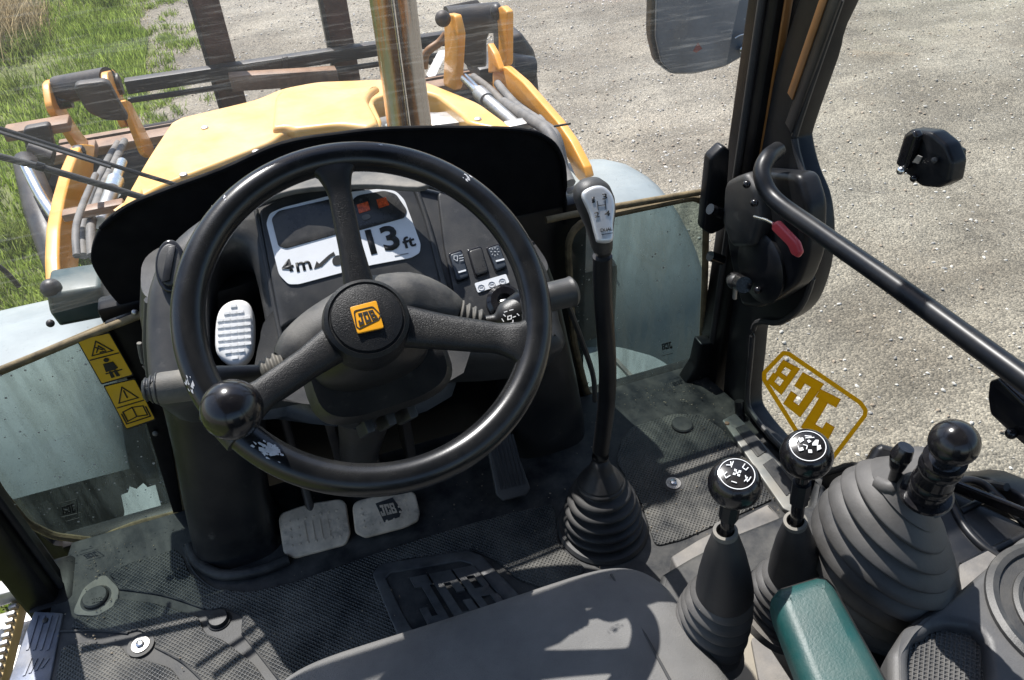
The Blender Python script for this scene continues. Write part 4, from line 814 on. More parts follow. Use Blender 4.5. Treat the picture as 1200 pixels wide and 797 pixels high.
for i in range(4):
    a, b = onz(44 + i * 8, 722, .0045), onz(32 + i * 8, 762, .0045); strip('tread_rib', a, b, (.0025, 0, 0), (0, 0, .0015), alu, t, bev=0)
    a, b = onz(28 + i * 7, 792 - i * 3, .0045), onz(36 + i * 7, 772, .0045); strip('tread_rib', a, b, (.0025, 0, 0), (0, 0, .0015), alu, t, bev=0)
ball('tread_bolt', onz(53, 727, .006), .006, oily, t, sc=(1, 1, .5))
t = thing('ladder_step', 'yellow edged serrated ladder step below the left door', 'step', tuple(onz(12, 745, -.4)))
a, b = onz(24, 706, -.35), onz(-2, 812, -.35)
strip('step_bar', a, b, (.012, 0, 0), (0, 0, .02), mat('yellow_edge', (0.5, .33, .1), .5, dust=.4), t)
for i in range(12): c = a + (b - a) * (i + .5) / 12; box('tooth', c + V((.0, 0, .025)), (.02, .012, .02), steel, t, .003)
box('step_tray', onz(8, 775, -.42), (.16, .3, .03), steel, t, .01); box('step_bracket', onz(20, 690, -.3), (.2, .05, .05), steel, t, .01)
# ================================================================ STEERING CONSOLE
FN = V((0, -.6, .8)); FP = ony(420, 203, 1.22)
def F(px, py, d=0.0): return onp(px, py, FP + FN * d, FN)
def Fl(pts, d=0.0): return [F(*p, d) for p in pts]
t = thing('steering_console', 'large black steering console with leg pillars and instrument face', 'dashboard', (.1, 1.2, 0))
HEAD = [(166, 352), (172, 322), (186, 292), (215, 262), (255, 236), (300, 215), (345, 204), (400, 200), (460, 203), (520, 215), (570, 234), (610, 262), (635, 292), (650, 325), (660, 370), (664, 405), (600, 420), (520, 425), (330, 452), (240, 470), (180, 470), (166, 420)]
HOLE = [(250, 300), (268, 288), (285, 292), (296, 315), (306, 360), (312, 400), (318, 428), (300, 440), (262, 438), (246, 425), (240, 385), (240, 335)]
HOLE2 = [(332, 400), (336, 385), (350, 375), (372, 372), (400, 380), (450, 380), (500, 350), (515, 352), (520, 365), (522, 420), (430, 450), (334, 440)]
plate('console_face', catm(Fl(HEAD), 3), FN, .2, plasticg, t, .035, bres=5, holes=[catm(Fl(HOLE), 3), catm(Fl(HOLE2), 3)])
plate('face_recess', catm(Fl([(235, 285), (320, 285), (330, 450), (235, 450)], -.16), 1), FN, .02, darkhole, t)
# raised side and centre mouldings
plate('centre_moulding', rnd(Fl([(303, 246), (345, 222), (400, 211), (455, 208), (482, 214), (500, 260), (522, 352), (500, 352), (470, 340), (380, 368), (345, 375), (328, 385), (318, 330)], .008), .15), FN, .012, plasticg, t, .004)
tube('moulding_ridge', Fl([(484, 212), (500, 258), (514, 310), (532, 380)], .006), .005, plasticg, t, seg=10)
tube('moulding_ridge', Fl([(300, 246), (316, 330), (330, 400), (338, 440)], .004), .004, plasticg, t, seg=10)
plate('switch_panel', rnd(Fl([(512, 222), (560, 236), (600, 262), (622, 300), (632, 345), (625, 385), (560, 400), (538, 370), (520, 290)], .006), .2), FN, .01, plasticg, t, .004)
tube('top_lip', Fl([(250, 246), (300, 224), (345, 212), (400, 207), (460, 209), (520, 221), (570, 241)], .004), .007, dusty, t, seg=10)
plate('top_shelf', catm([onz(*p, F(400, 204).z + .012) for p in ((268, 240), (300, 222), (345, 207), (400, 200), (460, 203), (500, 212), (490, 219), (440, 216), (400, 217), (345, 222), (300, 236), (275, 248))], 3), Z, .01, dusty, t, .003)
# air vents
def vent(cx, cy, rx, ry, d):
    q = Fl([(cx + rx * math.cos(a * .524 + .3) , cy + ry * math.sin(a * .524 + .3)) for a in range(12)], d)
    plate('vent_ring', catm(q, 3), FN, .012, gloss, t, .004)
    c = sum(q, V((0, 0, 0))) / 12; q2 = [c + (p - c) * .8 + FN * .004 for p in q]; plate('vent_disc', catm(q2, 3), FN, .008, plasticg, t, .003)
    strip('vent_slat', c + (q[9] - c) * .7 + FN * .006, c + (q[3] - c) * .7 + FN * .006, (.006, 0, 0), FN * .002, chrome if False else plastic, t, bev=.001)
vent(199, 311, 18, 31, .014)
# leg pillars
def leg(name, rows, y0, dy):
    rings = []
    for (l, r_, py, yy) in rows:
        a, b = ony(l, py, yy), ony(r_, py, yy); c = (a + b) / 2; rings.append(rring((c.x, yy + dy / 2, c.z), (b - a).length / 2, dy / 2, 3.2, 40))
    return loft(name, rings, plastic, t, ang=50)
leg('leg_pillar', [(226, 338, 664, 1.16), (226, 330, 655, 1.17), (222, 324, 640, 1.175), (213, 318, 600, 1.18), (203, 316, 550, 1.18), (188, 320, 490, 1.18), (168, 330, 430, 1.17), (158, 330, 380, 1.17), (160, 320, 345, 1.18)], 0, .2)
leg('leg_pillar', [(600, 696, 556, 1.22), (604, 692, 545, 1.22), (606, 690, 510, 1.2), (606, 682, 460, 1.19), (602, 672, 410, 1.18), (598, 662, 360, 1.18), (600, 650, 325, 1.18)], 0, .18)
tube('foot_flange', [onz(222, 640, .012), onz(232, 660, .012), onz(262, 674, .012), onz(305, 668, .012), onz(338, 655, .012)], .012, matbase, t)
tube('pillar_moulding', [ony(178, 352, 1.15), ony(176, 400, 1.15), ony(180, 440, 1.15)], .012, plasticg, t, seg=10)
tube('edge_trim', [ony(163, 402, 1.165), ony(168, 425, 1.165), ony(176, 438, 1.165)], .004, chrome if False else dusty, t, seg=8)
tube('clear_edge', [ony(665, 355, 1.17), ony(682, 400, 1.17), ony(695, 440, 1.17), ony(697, 470, 1.17)], .006, plasticg, t, seg=8)
# ribbed pad seen through the hole
t2 = thing('ribbed_pad', 'white ribbed oval rubber pad inside the left console opening', 'pad', tuple(F(275, 390, -.12)))
PADC = (273, 388); pd = -.03
q = catm(Fl([(252, 378), (258, 360), (272, 351), (288, 352), (296, 366), (297, 396), (293, 416), (280, 427), (264, 424), (252, 410)], pd), 4)
plate('pad_body', q, FN, .03, padw, t2, .008)
import colorsys
for r_ in range(9):
    for c_ in range(5):
        sx, sy = (c_ - 2) / 2.5, (r_ - 4) / 4.6
        if sx * sx + sy * sy > .9: continue
        px, py = 274.5 + sx * 20 - sy * -1, 389 + sy * 35 - sx * 2
        a, b = F(px - 3.6, py + .5, pd), F(px + 3.6, py - .5, pd); strip('pad_rib', a, b, (b - a).cross(FN).normalized() * .0022, FN * .0022, padw, t2, bev=0)
# label, display, lamps
t = thing('height_label', 'white travel height label reading 4m 13ft on the console', 'label', tuple(F(400, 280)))
LB = [(312, 262), (316, 250), (332, 243), (400, 226), (448, 221), (464, 224), (474, 234), (493, 286), (492, 296), (482, 302), (432, 311), (350, 333), (338, 333), (327, 322)]
plate('label_sheet', rnd(Fl(LB, .0105), .3, 3), FN, .002, white, t)
d0 = .0107
def fq(pts): return Fl(pts, d0)
text('lettering', '4', fq([(331, 320), (346, 317), (341, 303), (329, 306)]), FN, .0008, black, t)
text('lettering', 'm', fq([(348, 319), (366, 315), (363, 305), (346, 308)]), FN, .0008, black, t)
text('lettering', '13', fq([(435, 299), (471, 291), (462, 263), (427, 270)]), FN, .0008, black, t, bold=.03)
text('lettering', 'ft', fq([(474, 292), (488, 288), (484, 275), (470, 279)]), FN, .0008, black, t)
lines('small_print', [(F(463, 300, d0), F(478, 297, d0))], .0016, FN, .0006, mat('grey_print', (.25, .25, .26), .5), t)
plate('digger_symbol', Fl([(368, 315), (371, 306), (374, 309), (385, 299), (391, 295), (393, 299), (388, 301), (377, 312)], d0 + .0008), FN, .0008, black, t)
plate('digger_symbol', catm(Fl([(390, 303), (396, 299), (402, 302), (402, 308), (395, 311), (390, 309)], d0 + .0008), 3), FN, .0008, black, t)
plate('display_window', rnd(Fl([(318, 256), (326, 247), (396, 231), (400, 240), (402, 272), (335, 291), (326, 288)], .0122), .3, 4), FN, .003, screen, t, .001)
plate('display_window', rnd(Fl([(412, 230), (450, 223), (464, 227), (477, 246), (474, 255), (420, 270), (412, 268)], .0122), .3, 4), FN, .003, screen, t, .001)
plate('indicator_lamp', Fl([(418, 240), (431, 236), (434, 246), (421, 250)], .0135), FN, .001, redl, t)
plate('indicator_lamp', Fl([(441, 234), (452, 231), (456, 240), (444, 244)], .0135), FN, .001, redl, t)
plate('lamp_socket', catm(Fl([(424, 253), (432, 251), (434, 255), (427, 258)], .0135), 3), FN, .001, hose, t)
# rocker switches
d1 = .0075
SG = 'rocker switches on the console'
def rocker(q, lbl, m):
    t = thing('rocker_switch', lbl, 'switch', tuple(F(*q[0], d1)), SG)
    plate('bezel', rnd(Fl(q, d1), .2), FN, .006, gloss, t, .001); c = sum((F(*p, d1) for p in q), V((0, 0, 0))) / 4
    plate('rocker', rnd([c + (F(*p, d1) - c) * .84 + FN * .005 for p in q], .22), FN, .009, m, t, .002); return t, c
ts, c = rocker([(525, 297), (541, 292), (551, 327), (535, 333)], 'fog lamp rocker switch left of the blank plate', mat('switch_blue_black', (.02, .03, .045), .3, dust=.15))
d2 = d1 + .0062
lines('fog_symbol', [(F(532, 304, d2), F(532, 300, d2)), (F(532, 300, d2), F(536, 300, d2)), (F(536, 300, d2), F(536, 306, d2)), (F(536, 306, d2), F(532, 304, d2)), (F(538, 300, d2), F(542, 299, d2)), (F(538, 303, d2), F(543, 302, d2)), (F(539, 306, d2), F(543, 305, d2))], .0007, FN, .0006, white, ts)
lines('tell_tale', [(F(538, 319, d2), F(545, 317, d2))], .0028, FN, .0006, white, ts)
ts, c = rocker([(569, 290), (585, 285), (595, 315), (581, 321)], 'work lamp rocker switch right of the blank plate', MATS['switch_blue_black'])
lines('lamp_symbol', [(F(580 + 3.6 * math.cos(a), 295 + 3.6 * math.sin(a), d2), F(580 + 5 * math.cos(a), 295 + 5 * math.sin(a), d2)) for a in [i * .785 for i in range(8)]] + [(F(579, 295, d2), F(581, 295, d2))], .0006, FN, .0006, white, ts)
lines('tell_tale', [(F(582, 306, d2), F(590, 304, d2))], .0028, FN, .0006, white, ts)
ts, c = rocker([(547, 293), (564, 288), (574, 321), (557, 327)], 'blank dark grey plate between the two rocker switches', screen)
t = thing('key_label', 'small white symbol strip above the ignition barrel', 'label', tuple(F(577, 330, d1)))
plate('strip_sheet', rnd(Fl([(556, 332), (593, 321), (597, 331), (560, 343)], d1 + .001), .15), FN, .0015, white, t)
for k in range(3):
    cx, cy = 564 + 12.3 * k, 337.2 - 3.6 * k
    lines('ring_symbol', [(F(cx + 4 * math.cos(a), cy + 3.4 * math.sin(a), d1 + .0012), F(cx + 4 * math.cos(a + .785), cy + 3.4 * math.sin(a + .785), d1 + .0012)) for a in [i * .785 for i in range(8)]] + [(F(cx - 2, cy, d1 + .0012), F(cx + 2, cy - .5, d1 + .0012))], .0006, FN, .0005, MATS['grey_print'], t)
t = thing('ignition_barrel', 'round black ignition barrel behind the right stalk', 'ignition switch', tuple(F(590, 358)))
lathe('barrel_ring', [(.03, 0), (.03, .012), (.024, .018), (.013, .018), (.011, .012), (.001, .012)], F(590, 356, .004), FN, gloss, t, seg=36)
box('key_slot', F(590, 354, .02), (.012, .006, .01), chrome, t, .002)

# ================================================================ STEERING COLUMN
EL = math.radians(55); AZ = .084
WN = V((math.sin(AZ) * math.cos(EL), -math.cos(AZ) * math.cos(EL), math.sin(EL))); WA = V((math.cos(AZ), math.sin(AZ), 0)); WB = WN.cross(WA)
WC = dep(434.3, 361.1, .869)
def W(u, v, w_=0.0): return WC + WA * u + WB * v + WN * w_
def Wp(px, py, w_=0.0): return onp(px, py, WC + WN * w_, WN)
t = thing('steering_column', 'black steering column shroud with ridged lower cover', 'steering column', tuple(onz(450, 560, 0)))
hubc = Wp(430, 378, -.01); ax = -WN
rings = []
for (s, hx, hy, ox, oy, e) in ((.0, .045, .042, 0, .0, 2.4), (.02, .062, .05, 0, .002, 2.4), (.05, .074, .052, .004, .004, 2.6), (.09, .076, .052, .008, .006, 2.6), (.14, .07, .048, .008, .006, 2.6), (.2, .06, .045, .008, .006, 2.6)):
    rings.append(rring(hubc + ax * (s + .03) + WA * ox + WB * oy, hx, hy, e, 40, WA, WB))
loft('upper_shroud', rings, plastic, t)
rings = [rring(hubc + ax * s + WA * .012 + WB * oy, hx, hy, 3.2, 40, WA, WB) for (s, hx, hy, oy) in ((.12, .084, .05, -.026), (.14, .094, .054, -.026), (.2, .09, .05, -.018), (.3, .072, .045, -.005), (.42, .055, .045, .01))]
loft('lower_shroud', rings, plastic, t)
rings = [rring(hubc + ax * s + WA * .01, hx, hy, 2.4, 28, WA, WB) for (s, hx, hy) in ((.4, .045, .045), (.75, .04, .04), (1.02, .04, .04))]
loft('column_tube', rings, oily, t)
for dx in (-.03, 0, .03): strip('shroud_rib', hubc + ax * .2 + WA * (dx + .015) - WB * .075, hubc + ax * .32 + WA * (dx + .012) - WB * .058, WA * .006, WB * .01, plasticg, t)
# shoulders of the stalk housing
ls = [Wp(418, 372, -.05), Wp(372, 400, -.05), Wp(345, 420, -.05), Wp(330, 432, -.05)]
tube('stalk_housing', [Wp(420, 375, -.055), Wp(380, 395, -.055), Wp(352, 414, -.055), Wp(336, 428, -.055)], [.043, .037, .031, .02], shroudm, t, seg=24)
tube('stalk_housing', [Wp(440, 365, -.055), Wp(480, 356, -.055), Wp(515, 364, -.055), Wp(536, 371, -.055)], [.043, .038, .031, .02], shroudm, t, seg=24)
def bellow(name, a, b, r0, r1, n, m, par, amp=.22, seg=28):
    prof = [(.001, 0)]; Ln = (b - a).length; K = n * 8
    for i in range(K + 1):
        f_ = i / K; r = r0 + (r1 - r0) * f_; prof.append((r * (1 - amp * (.5 + .5 * math.cos(f_ * n * 2 * math.pi))), f_ * Ln))
    prof.append((.001, Ln)); return lathe(name, prof, a, (b - a), m, par, seg=seg, ang=70)
SGp = 'stalks on the steering column'
t = thing('column_stalk', 'left column stalk with grey bellows and ribbed round end', 'stalk', tuple(Wp(320, 434, -.05)), SGp)
bellow('gaiter', Wp(336, 428, -.055), Wp(306, 438, -.055), .021, .014, 4, dusty, t)
tube('stalk_rod', [Wp(310, 437, -.055), Wp(270, 440, -.05), Wp(240, 446, -.05)], [.009, .011, .017], plasticg, t, seg=20)
tube('stalk_grip', [Wp(244, 448, -.05), Wp(236, 449, -.05), Wp(190, 455, -.05), Wp(184, 455, -.05)], [.014, .018, .0175, .016], dusty, t, seg=24, n=2)
bellow('ribbed_end', Wp(188, 455, -.05), Wp(168, 457, -.05), .019, .012, 3, plasticg, t, amp=.15)
t = thing('column_stalk', 'right column stalk with lamp symbols and thick round end', 'stalk', tuple(Wp(545, 372, -.05)), SGp)
bellow('gaiter', Wp(536, 371, -.055), Wp(566, 377, -.055), .022, .014, 4, dusty, t)
tube('stalk_rod', [Wp(562, 377, -.055), Wp(580, 375, -.052), Wp(592, 371, -.05), Wp(612, 362, -.05), Wp(625, 356, -.05)], [.006, .007, .017, .022, .018], plastic, t, seg=24)
tube('stalk_sleeve', [Wp(606, 354, -.05), Wp(640, 352, -.05)], .016, dusty, t, n=1, seg=24)
tube('stalk_grip', [Wp(626, 352, -.05), Wp(632, 351, -.05), Wp(665, 343, -.05), Wp(670, 342, -.05), Wp(674, 341, -.05)], [.012, .0185, .0185, .02, .015], plasticg, t, seg=28, n=2)
def wl(a, b): 
    o = -.05 + .0235; return (Wp(*a, o), Wp(*b, o))
lines('stalk_symbols', [wl((591, 366), (594, 365)), wl((597, 364), (601, 363)), wl((588, 374), (590, 377)), wl((595, 371), (595, 375)), wl((595, 371), (599, 370)), wl((599, 370), (599, 374)), wl((595, 375), (599, 374)), wl((601, 372), (604, 371)), wl((597, 379), (601, 378)), wl((601, 378), (601, 375.5)), wl((606, 368), (608, 370)), wl((590, 369), (592, 371))], .0009, WN, .0008, white, t)

# ================================================================ STEERING WHEEL
t = thing('steering_wheel', 'black three spoke steering wheel with scuffed rim', 'steering wheel', tuple(WC))
RR, TT = .19, .0176
K, J = 160, 26; vs = []; fs = []
def rimp(a, p, off=0.0):
    d = WA * math.cos(a) + WB * math.sin(a); return WC + d * (RR + (TT + off) * math.cos(p)) + WN * ((TT * .98 + off) * math.sin(p))
for i in range(K):
    for j in range(J): vs.append(rimp(2 * math.pi * i / K, 2 * math.pi * j / J))
for i in range(K):
    for j in range(J): fs.append((i * J + j, i * J + (j + 1) % J, ((i + 1) % K) * J + (j + 1) % J, ((i + 1) % K) * J + j))
mesh('rim', vs, fs, wheelm, t, ang=180)
# flared spokes, in the wheel's own plane
def spoke(pts, ws, ts):
    P = catm(pts, 6, closed=False); rings = []; K = len(P)
    for i, p in enumerate(P):
        f_ = i / (K - 1) * (len(ws) - 1); a = min(int(f_), len(ws) - 2); q = f_ - a; hw = ws[a] * (1 - q) + ws[a + 1] * q; th = ts[a] * (1 - q) + ts[a + 1] * q
        d = (P[min(i + 1, K - 1)] - P[max(i - 1, 0)]).normalized(); s = WN.cross(d).normalized(); up = d.cross(s)
        rings.append(rring(p, hw, th, 3.0, 28, s, up))
    return loft('spoke', rings, spokem, t, ang=50)
def rimat(px, py): 
    p = Wp(px, py) - WC; a = math.atan2(p.dot(WB), p.dot(WA)); return WC + (WA * math.cos(a) + WB * math.sin(a)) * RR, WA * math.cos(a) + WB * math.sin(a)
hc = Wp(430, 376, -.026)
r1_, dd = rimat(388, 187); spoke([hc + (r1_ - hc) * .12, hc + (r1_ - hc) * .45, r1_ - dd * .045 - WN * .005, r1_ - dd * .022, r1_ - dd * .004], [.019, .0138, .0135, .02, .042], [.013, .011, .010, .011, .011])
r1_, dd = rimat(262, 497); spoke([hc + (r1_ - hc) * .12, hc + (r1_ - hc) * .45, r1_ - dd * .045 - WN * .005, r1_ - dd * .022, r1_ - dd * .004], [.025, .0175, .0165, .022, .04], [.014, .012, .011, .011, .011])
r1_, dd = rimat(628, 405); spoke([hc + (r1_ - hc) * .12, hc + (r1_ - hc) * .45, r1_ - dd * .045 - WN * .005, r1_ - dd * .022, r1_ - dd * .004], [.027, .0205, .0175, .023, .042], [.014, .012, .011, .011, .011])
lathe('hub_cover', [(.001, -.05), (.046, -.05), (.0495, -.03), (.049, -.01), (.0465, .002), (.042, .006), (.041, .0045), (.0397, .0045), (.0385, .007), (.027, .0095), (.001, .0105)], Wp(430, 374, .0) , WN, spokem, t, seg=64, ang=30)
bq = Wp(430, 372, .002); BW = .0045
def bp_(px, py, w_): return Wp(px, py, w_)
bt = plate('badge', rnd([Wp(*p, .0135) for p in ((410, 360), (441, 352), (450, 384), (419, 391))], .06, 2), WN, .003, badgem, t, .0006)
def bl_(pts, w_=.0137): return [Wp(*p, w_) for p in pts]
EB = [(414, 364), (437, 358.5), (447, 369), (444, 375), (421, 386), (417, 383)]
plate('badge_border', rnd(bl_(EB, .0141), .15, 2), WN, .0008, black, bt, holes=[rnd(bl_(inset(EB, 1.4), .0141), .15, 2)])
blocktext('badge_letters', 'JCB', bl_([(421, 382), (443, 373), (437, 363), (418, 368)]), WN, .0007, black, bt)
# knob
kp, _ = rimat(262, 500); t2 = thing('spinner_knob', 'glossy black ball knob clamped to the lower left of the wheel rim', 'knob', tuple(kp))
kz = Wp(272, 480, .045)
ball('ball', kz, .0298, gloss, t2, seg=48); tube('stem', [kz, kp + WN * .005], [.01, .014], gloss, t2, n=1)
r_, d_ = rimat(262, 500); tang = WN.cross(d_); tube('clamp', [r_ - tang * .022, r_ + tang * .022], .0205, plastic, t2, n=1, seg=24)
# scuffs: flaked patches following the rim
def scuff(a0, a1, p0, p1, n, seed, big=1.0):
    rs = random.Random(seed); vs = []; fs = []
    for i in range(n):
        a = rs.uniform(a0, a1); p = rs.uniform(p0, p1); s = rs.uniform(.004, .012) * big; k = rs.randint(5, 8); k0 = len(vs)
        for j in range(k):
            th = 2 * math.pi * j / k; rr = s * rs.uniform(.3, 1.1); vs.append(rimp(a + rr * math.cos(th) * 1.6, p + rr * math.sin(th) * 9, .0004))
        fs.append(tuple(range(k0, k0 + k)))
    mesh('paint_scuff', vs, fs, mat('flaked_white', (.5, .5, .52), .6, var=.15, vs=200), t, smooth=False)
def rang(px, py): p = Wp(px, py) - WC; return math.atan2(p.dot(WB), p.dot(WA))
a = rang(311, 543); scuff(a - .035, a + .035, 1.4, 2.0, 16, 1, 1.9); scuff(a - .09, a + .07, 1.1, 2.2, 16, 11)
a = rang(545, 216); scuff(a - .02, a + .02, .9, 1.5, 7, 2)
a = rang(232, 452); scuff(a - .05, a + .05, .5, 1.1, 12, 3)
a = rang(264, 238); scuff(a - .015, a + .015, .9, 1.3, 5, 4)
a = rang(447, 172); scuff(a - .01, a + .01, .8, 1.2, 2, 5)

# ================================================================ PEDALS
PG = 'brake pedals under the console'
def pedal(lbl, q, z, wear_, grp):
    t = thing('foot_pedal', lbl, 'pedal', tuple(onz(*q[0], 0)), grp); nn = V((0, -.45, 1)).normalized(); P0 = onz(*q[2], z)
    plate('pedal_pad', rnd([onp(*p, P0, nn) for p in q], .28, 5), nn, .014, wear_, t, .005)
    c = sum((onp(*p, P0, nn) for p in q), V((0, 0, 0))) / len(q); tube('pedal_arm', [c - nn * .01 + V((0, .03, .0)), c + V((0, .1, .12)), c + V((0, .13, .35))], .01, oily, t)
    return t, P0, nn
worn = mat('worn_pedal_rubber', (0.58, 0.47, 0.35), .55, var=.25, vs=20, bump=.3, bs=120, wear=((.2, .17, .14), 25, .52, .75))
def studs(t, P0, nn, q, nx__, ny__, skip=None):
    q3 = [onp(*p, P0, nn) for p in q]
    for i in range(nx__):
        for j in range(ny__):
            s, u = (i + .5) / nx__, (j + .5) / ny__
            if skip and skip(s, u): continue
            lathe('stud', [(.003, 0), (.0028, .0016), (.001, .002)], quadmap(q3, s, u), nn, worn, t, seg=8)
t, P0, nn = pedal('left grey worn brake pedal under the wheel rim', [(325, 602), (360, 590), (405, 583), (411, 625), (405, 638), (345, 654), (332, 648)], .05, worn, PG)
studs(t, P0, nn, [(338, 645), (404, 632), (398, 592), (334, 608)], 7, 4, lambda s, u: .3 < s < .75 and .25 < u < .8)
for k in range(4): a, b = onp(356 + 9 * k, 612 - 2 * k, P0 + nn * .001, nn), onp(360 + 9 * k, 634 - 2 * k, P0 + nn * .001, nn); strip('worn_letter_bar', a, b, (.0016, 0, 0), nn * .0012, worn, t, bev=0)
t, P0, nn = pedal('right brake pedal with worn emblem right beside the left one', [(412, 588), (450, 578), (486, 575), (492, 600), (490, 610), (474, 618), (428, 630), (416, 624)], .05, worn, PG)
studs(t, P0, nn, [(424, 622), (484, 606), (478, 582), (418, 594)], 7, 4, lambda s, u: .2 < s < .75 and .3 < u)
Q = [onp(*p, P0 + nn * .0012, nn) for p in ((447, 611), (470, 605), (462, 586), (440, 590))]; plate('pedal_emblem', [onp(*p, P0 + nn * .001, nn) for p in ((440, 590), (460, 583), (471, 598), (468, 606), (450, 612))], nn, .002, rubberd, t)
blocktext('emblem_letters', 'JCB', [quadmap(Q, .1, .25), quadmap(Q, .9, .25), quadmap(Q, .9, .85), quadmap(Q, .1, .85)], nn, .0016, worn, t)
t = thing('accelerator_pedal', 'long ribbed dark accelerator pedal left of the right leg pillar', 'pedal', tuple(onz(600, 580, 0)))
nn = V((0, -.6, .8)); P0 = onz(605, 580, .03); q = [(570, 520), (598, 505), (622, 572), (618, 580), (590, 587), (582, 580)]
plate('pedal_plate', rnd([onp(*p, P0, nn) for p in q], .15), nn, .014, rubber, t, .004)
for i in range(7): a, b = onp(575 + 4.2 * i, 522 - 2.2 * i, P0 + nn * .001, nn), onp(588 + 4.6 * i, 574 - i * 1.2, P0 + nn * .001, nn); strip('tread_rib', a, b, (.0022, 0, 0), nn * .0015, rubberd, t, bev=0)
t = thing('pedal_bracket', 'dark pedal bracket and wiring shadowed below the console', 'bracket', (.1, 1.3, .2))
box('cross_bar', (.1, 1.33, .38), (.62, .04, .04), oily, t); box('bracket_side', (-.02, 1.3, .2), (.02, .12, .34), oily, t); box('bracket_side', (.14, 1.3, .2), (.02, .12, .34), oily, t)

# ================================================================ GEAR LEVER
t = thing('gear_lever', 'tall gear lever with silver capped shift knob and round floor gaiter', 'gear lever', tuple(onz(705, 620, 0)))
GY = .98
gb = onz(706, 618, .0)
lathe('gaiter_flange', [(.001, 0), (.1, 0), (.102, .004), (.097, .012), (.088, .014), (.001, .014)], gb, Z, rubberd, t, seg=48)
prof = [(.001, .012)]
for i in range(113):
    f_ = i / 112; r = .09 - .063 * f_ ** 2.0; rib = (1 - .2 * abs(math.cos(f_ * 7 * math.pi)) ** 3) if f_ < .82 else 1; prof.append((r * rib, .012 + .17 * f_))
prof += [(.02, .2), (.016, .215), (.001, .215)]
top = ony(703, 528, .985)
lathe('gaiter', prof, gb, (top - gb).normalized(), rubberd, t, seg=48, ang=80)
tube('shaft', [gb + (top - gb) * .8, ony(704, 528, .985), ony(710, 480, .975), ony(712, 430, .97), ony(707, 350, .955), ony(706, 300, .95)], [.018, .0175, .017, .0165, .016, .016], satin, t, seg=20, n=5)
kt, kb = ony(697, 222, .935), ony(706, 296, .95); ka = (kt - kb)
rings = []
for (f_, hx, hy, ox) in ((0, .013, .013, 0), (.1, .0165, .017, 0), (.25, .0185, .018, 0), (.45, .022, .02, 0), (.7, .0285, .024, -.001), (.88, .0305, .025, -.003), (1.02, .027, .022, -.004), (1.1, .018, .015, -.004), (1.13, .005, .005, -.004)):
    rings.append(rring(kb + ka * f_ + X * ox, hx, hy, 2.5, 32, X, ka.normalized().cross(X)))
loft('knob_body', rings, plasticg, t, ang=180)
kn = V((-.05, -.8, .6)).normalized(); KP = ony(703, 250, .912)
kq = [(683, 228), (692, 219), (706, 217), (717, 225), (722, 240), (720, 262), (719, 282), (703, 284), (699, 276), (692, 250)]
kf = ony(703, 250, .884)
plate('silver_cap', catm([onp(*p, kf, kn) for p in kq], 4), kn, .014, silver, t, .006, bres=4)
kp_ = lambda x, y: onp(x, y, kf + kn * .0003, kn)
lines('gate_lines', [(kp_(700, 236), kp_(701, 246)), (kp_(709, 235), kp_(710, 245)), (kp_(700.5, 241), kp_(709.5, 240))], .0009, kn, .0005, black, t)
for ch, q in (('1', [(694, 238), (697, 237.5), (696.5, 230.5), (693.5, 231)]), ('3', [(706, 234), (711.5, 233.4), (711, 226.5), (705.5, 227)]), ('2', [(697, 255), (702.5, 254.4), (702, 248), (696.5, 248.6)]), ('4', [(709, 253.5), (715, 253), (714.5, 246.5), (708.5, 247)])):
    text('gear_number', ch, [kp_(*p) for p in q], kn, .0005, black, t)
text('knob_lettering', 'DUAL', [kp_(*p) for p in ((704, 272), (718, 270), (717.5, 266), (703.5, 268))], kn, .0005, black, t)
lines('knob_underline', [(kp_(705, 275), kp_(718, 273))], .0008, kn, .0005, black, t)

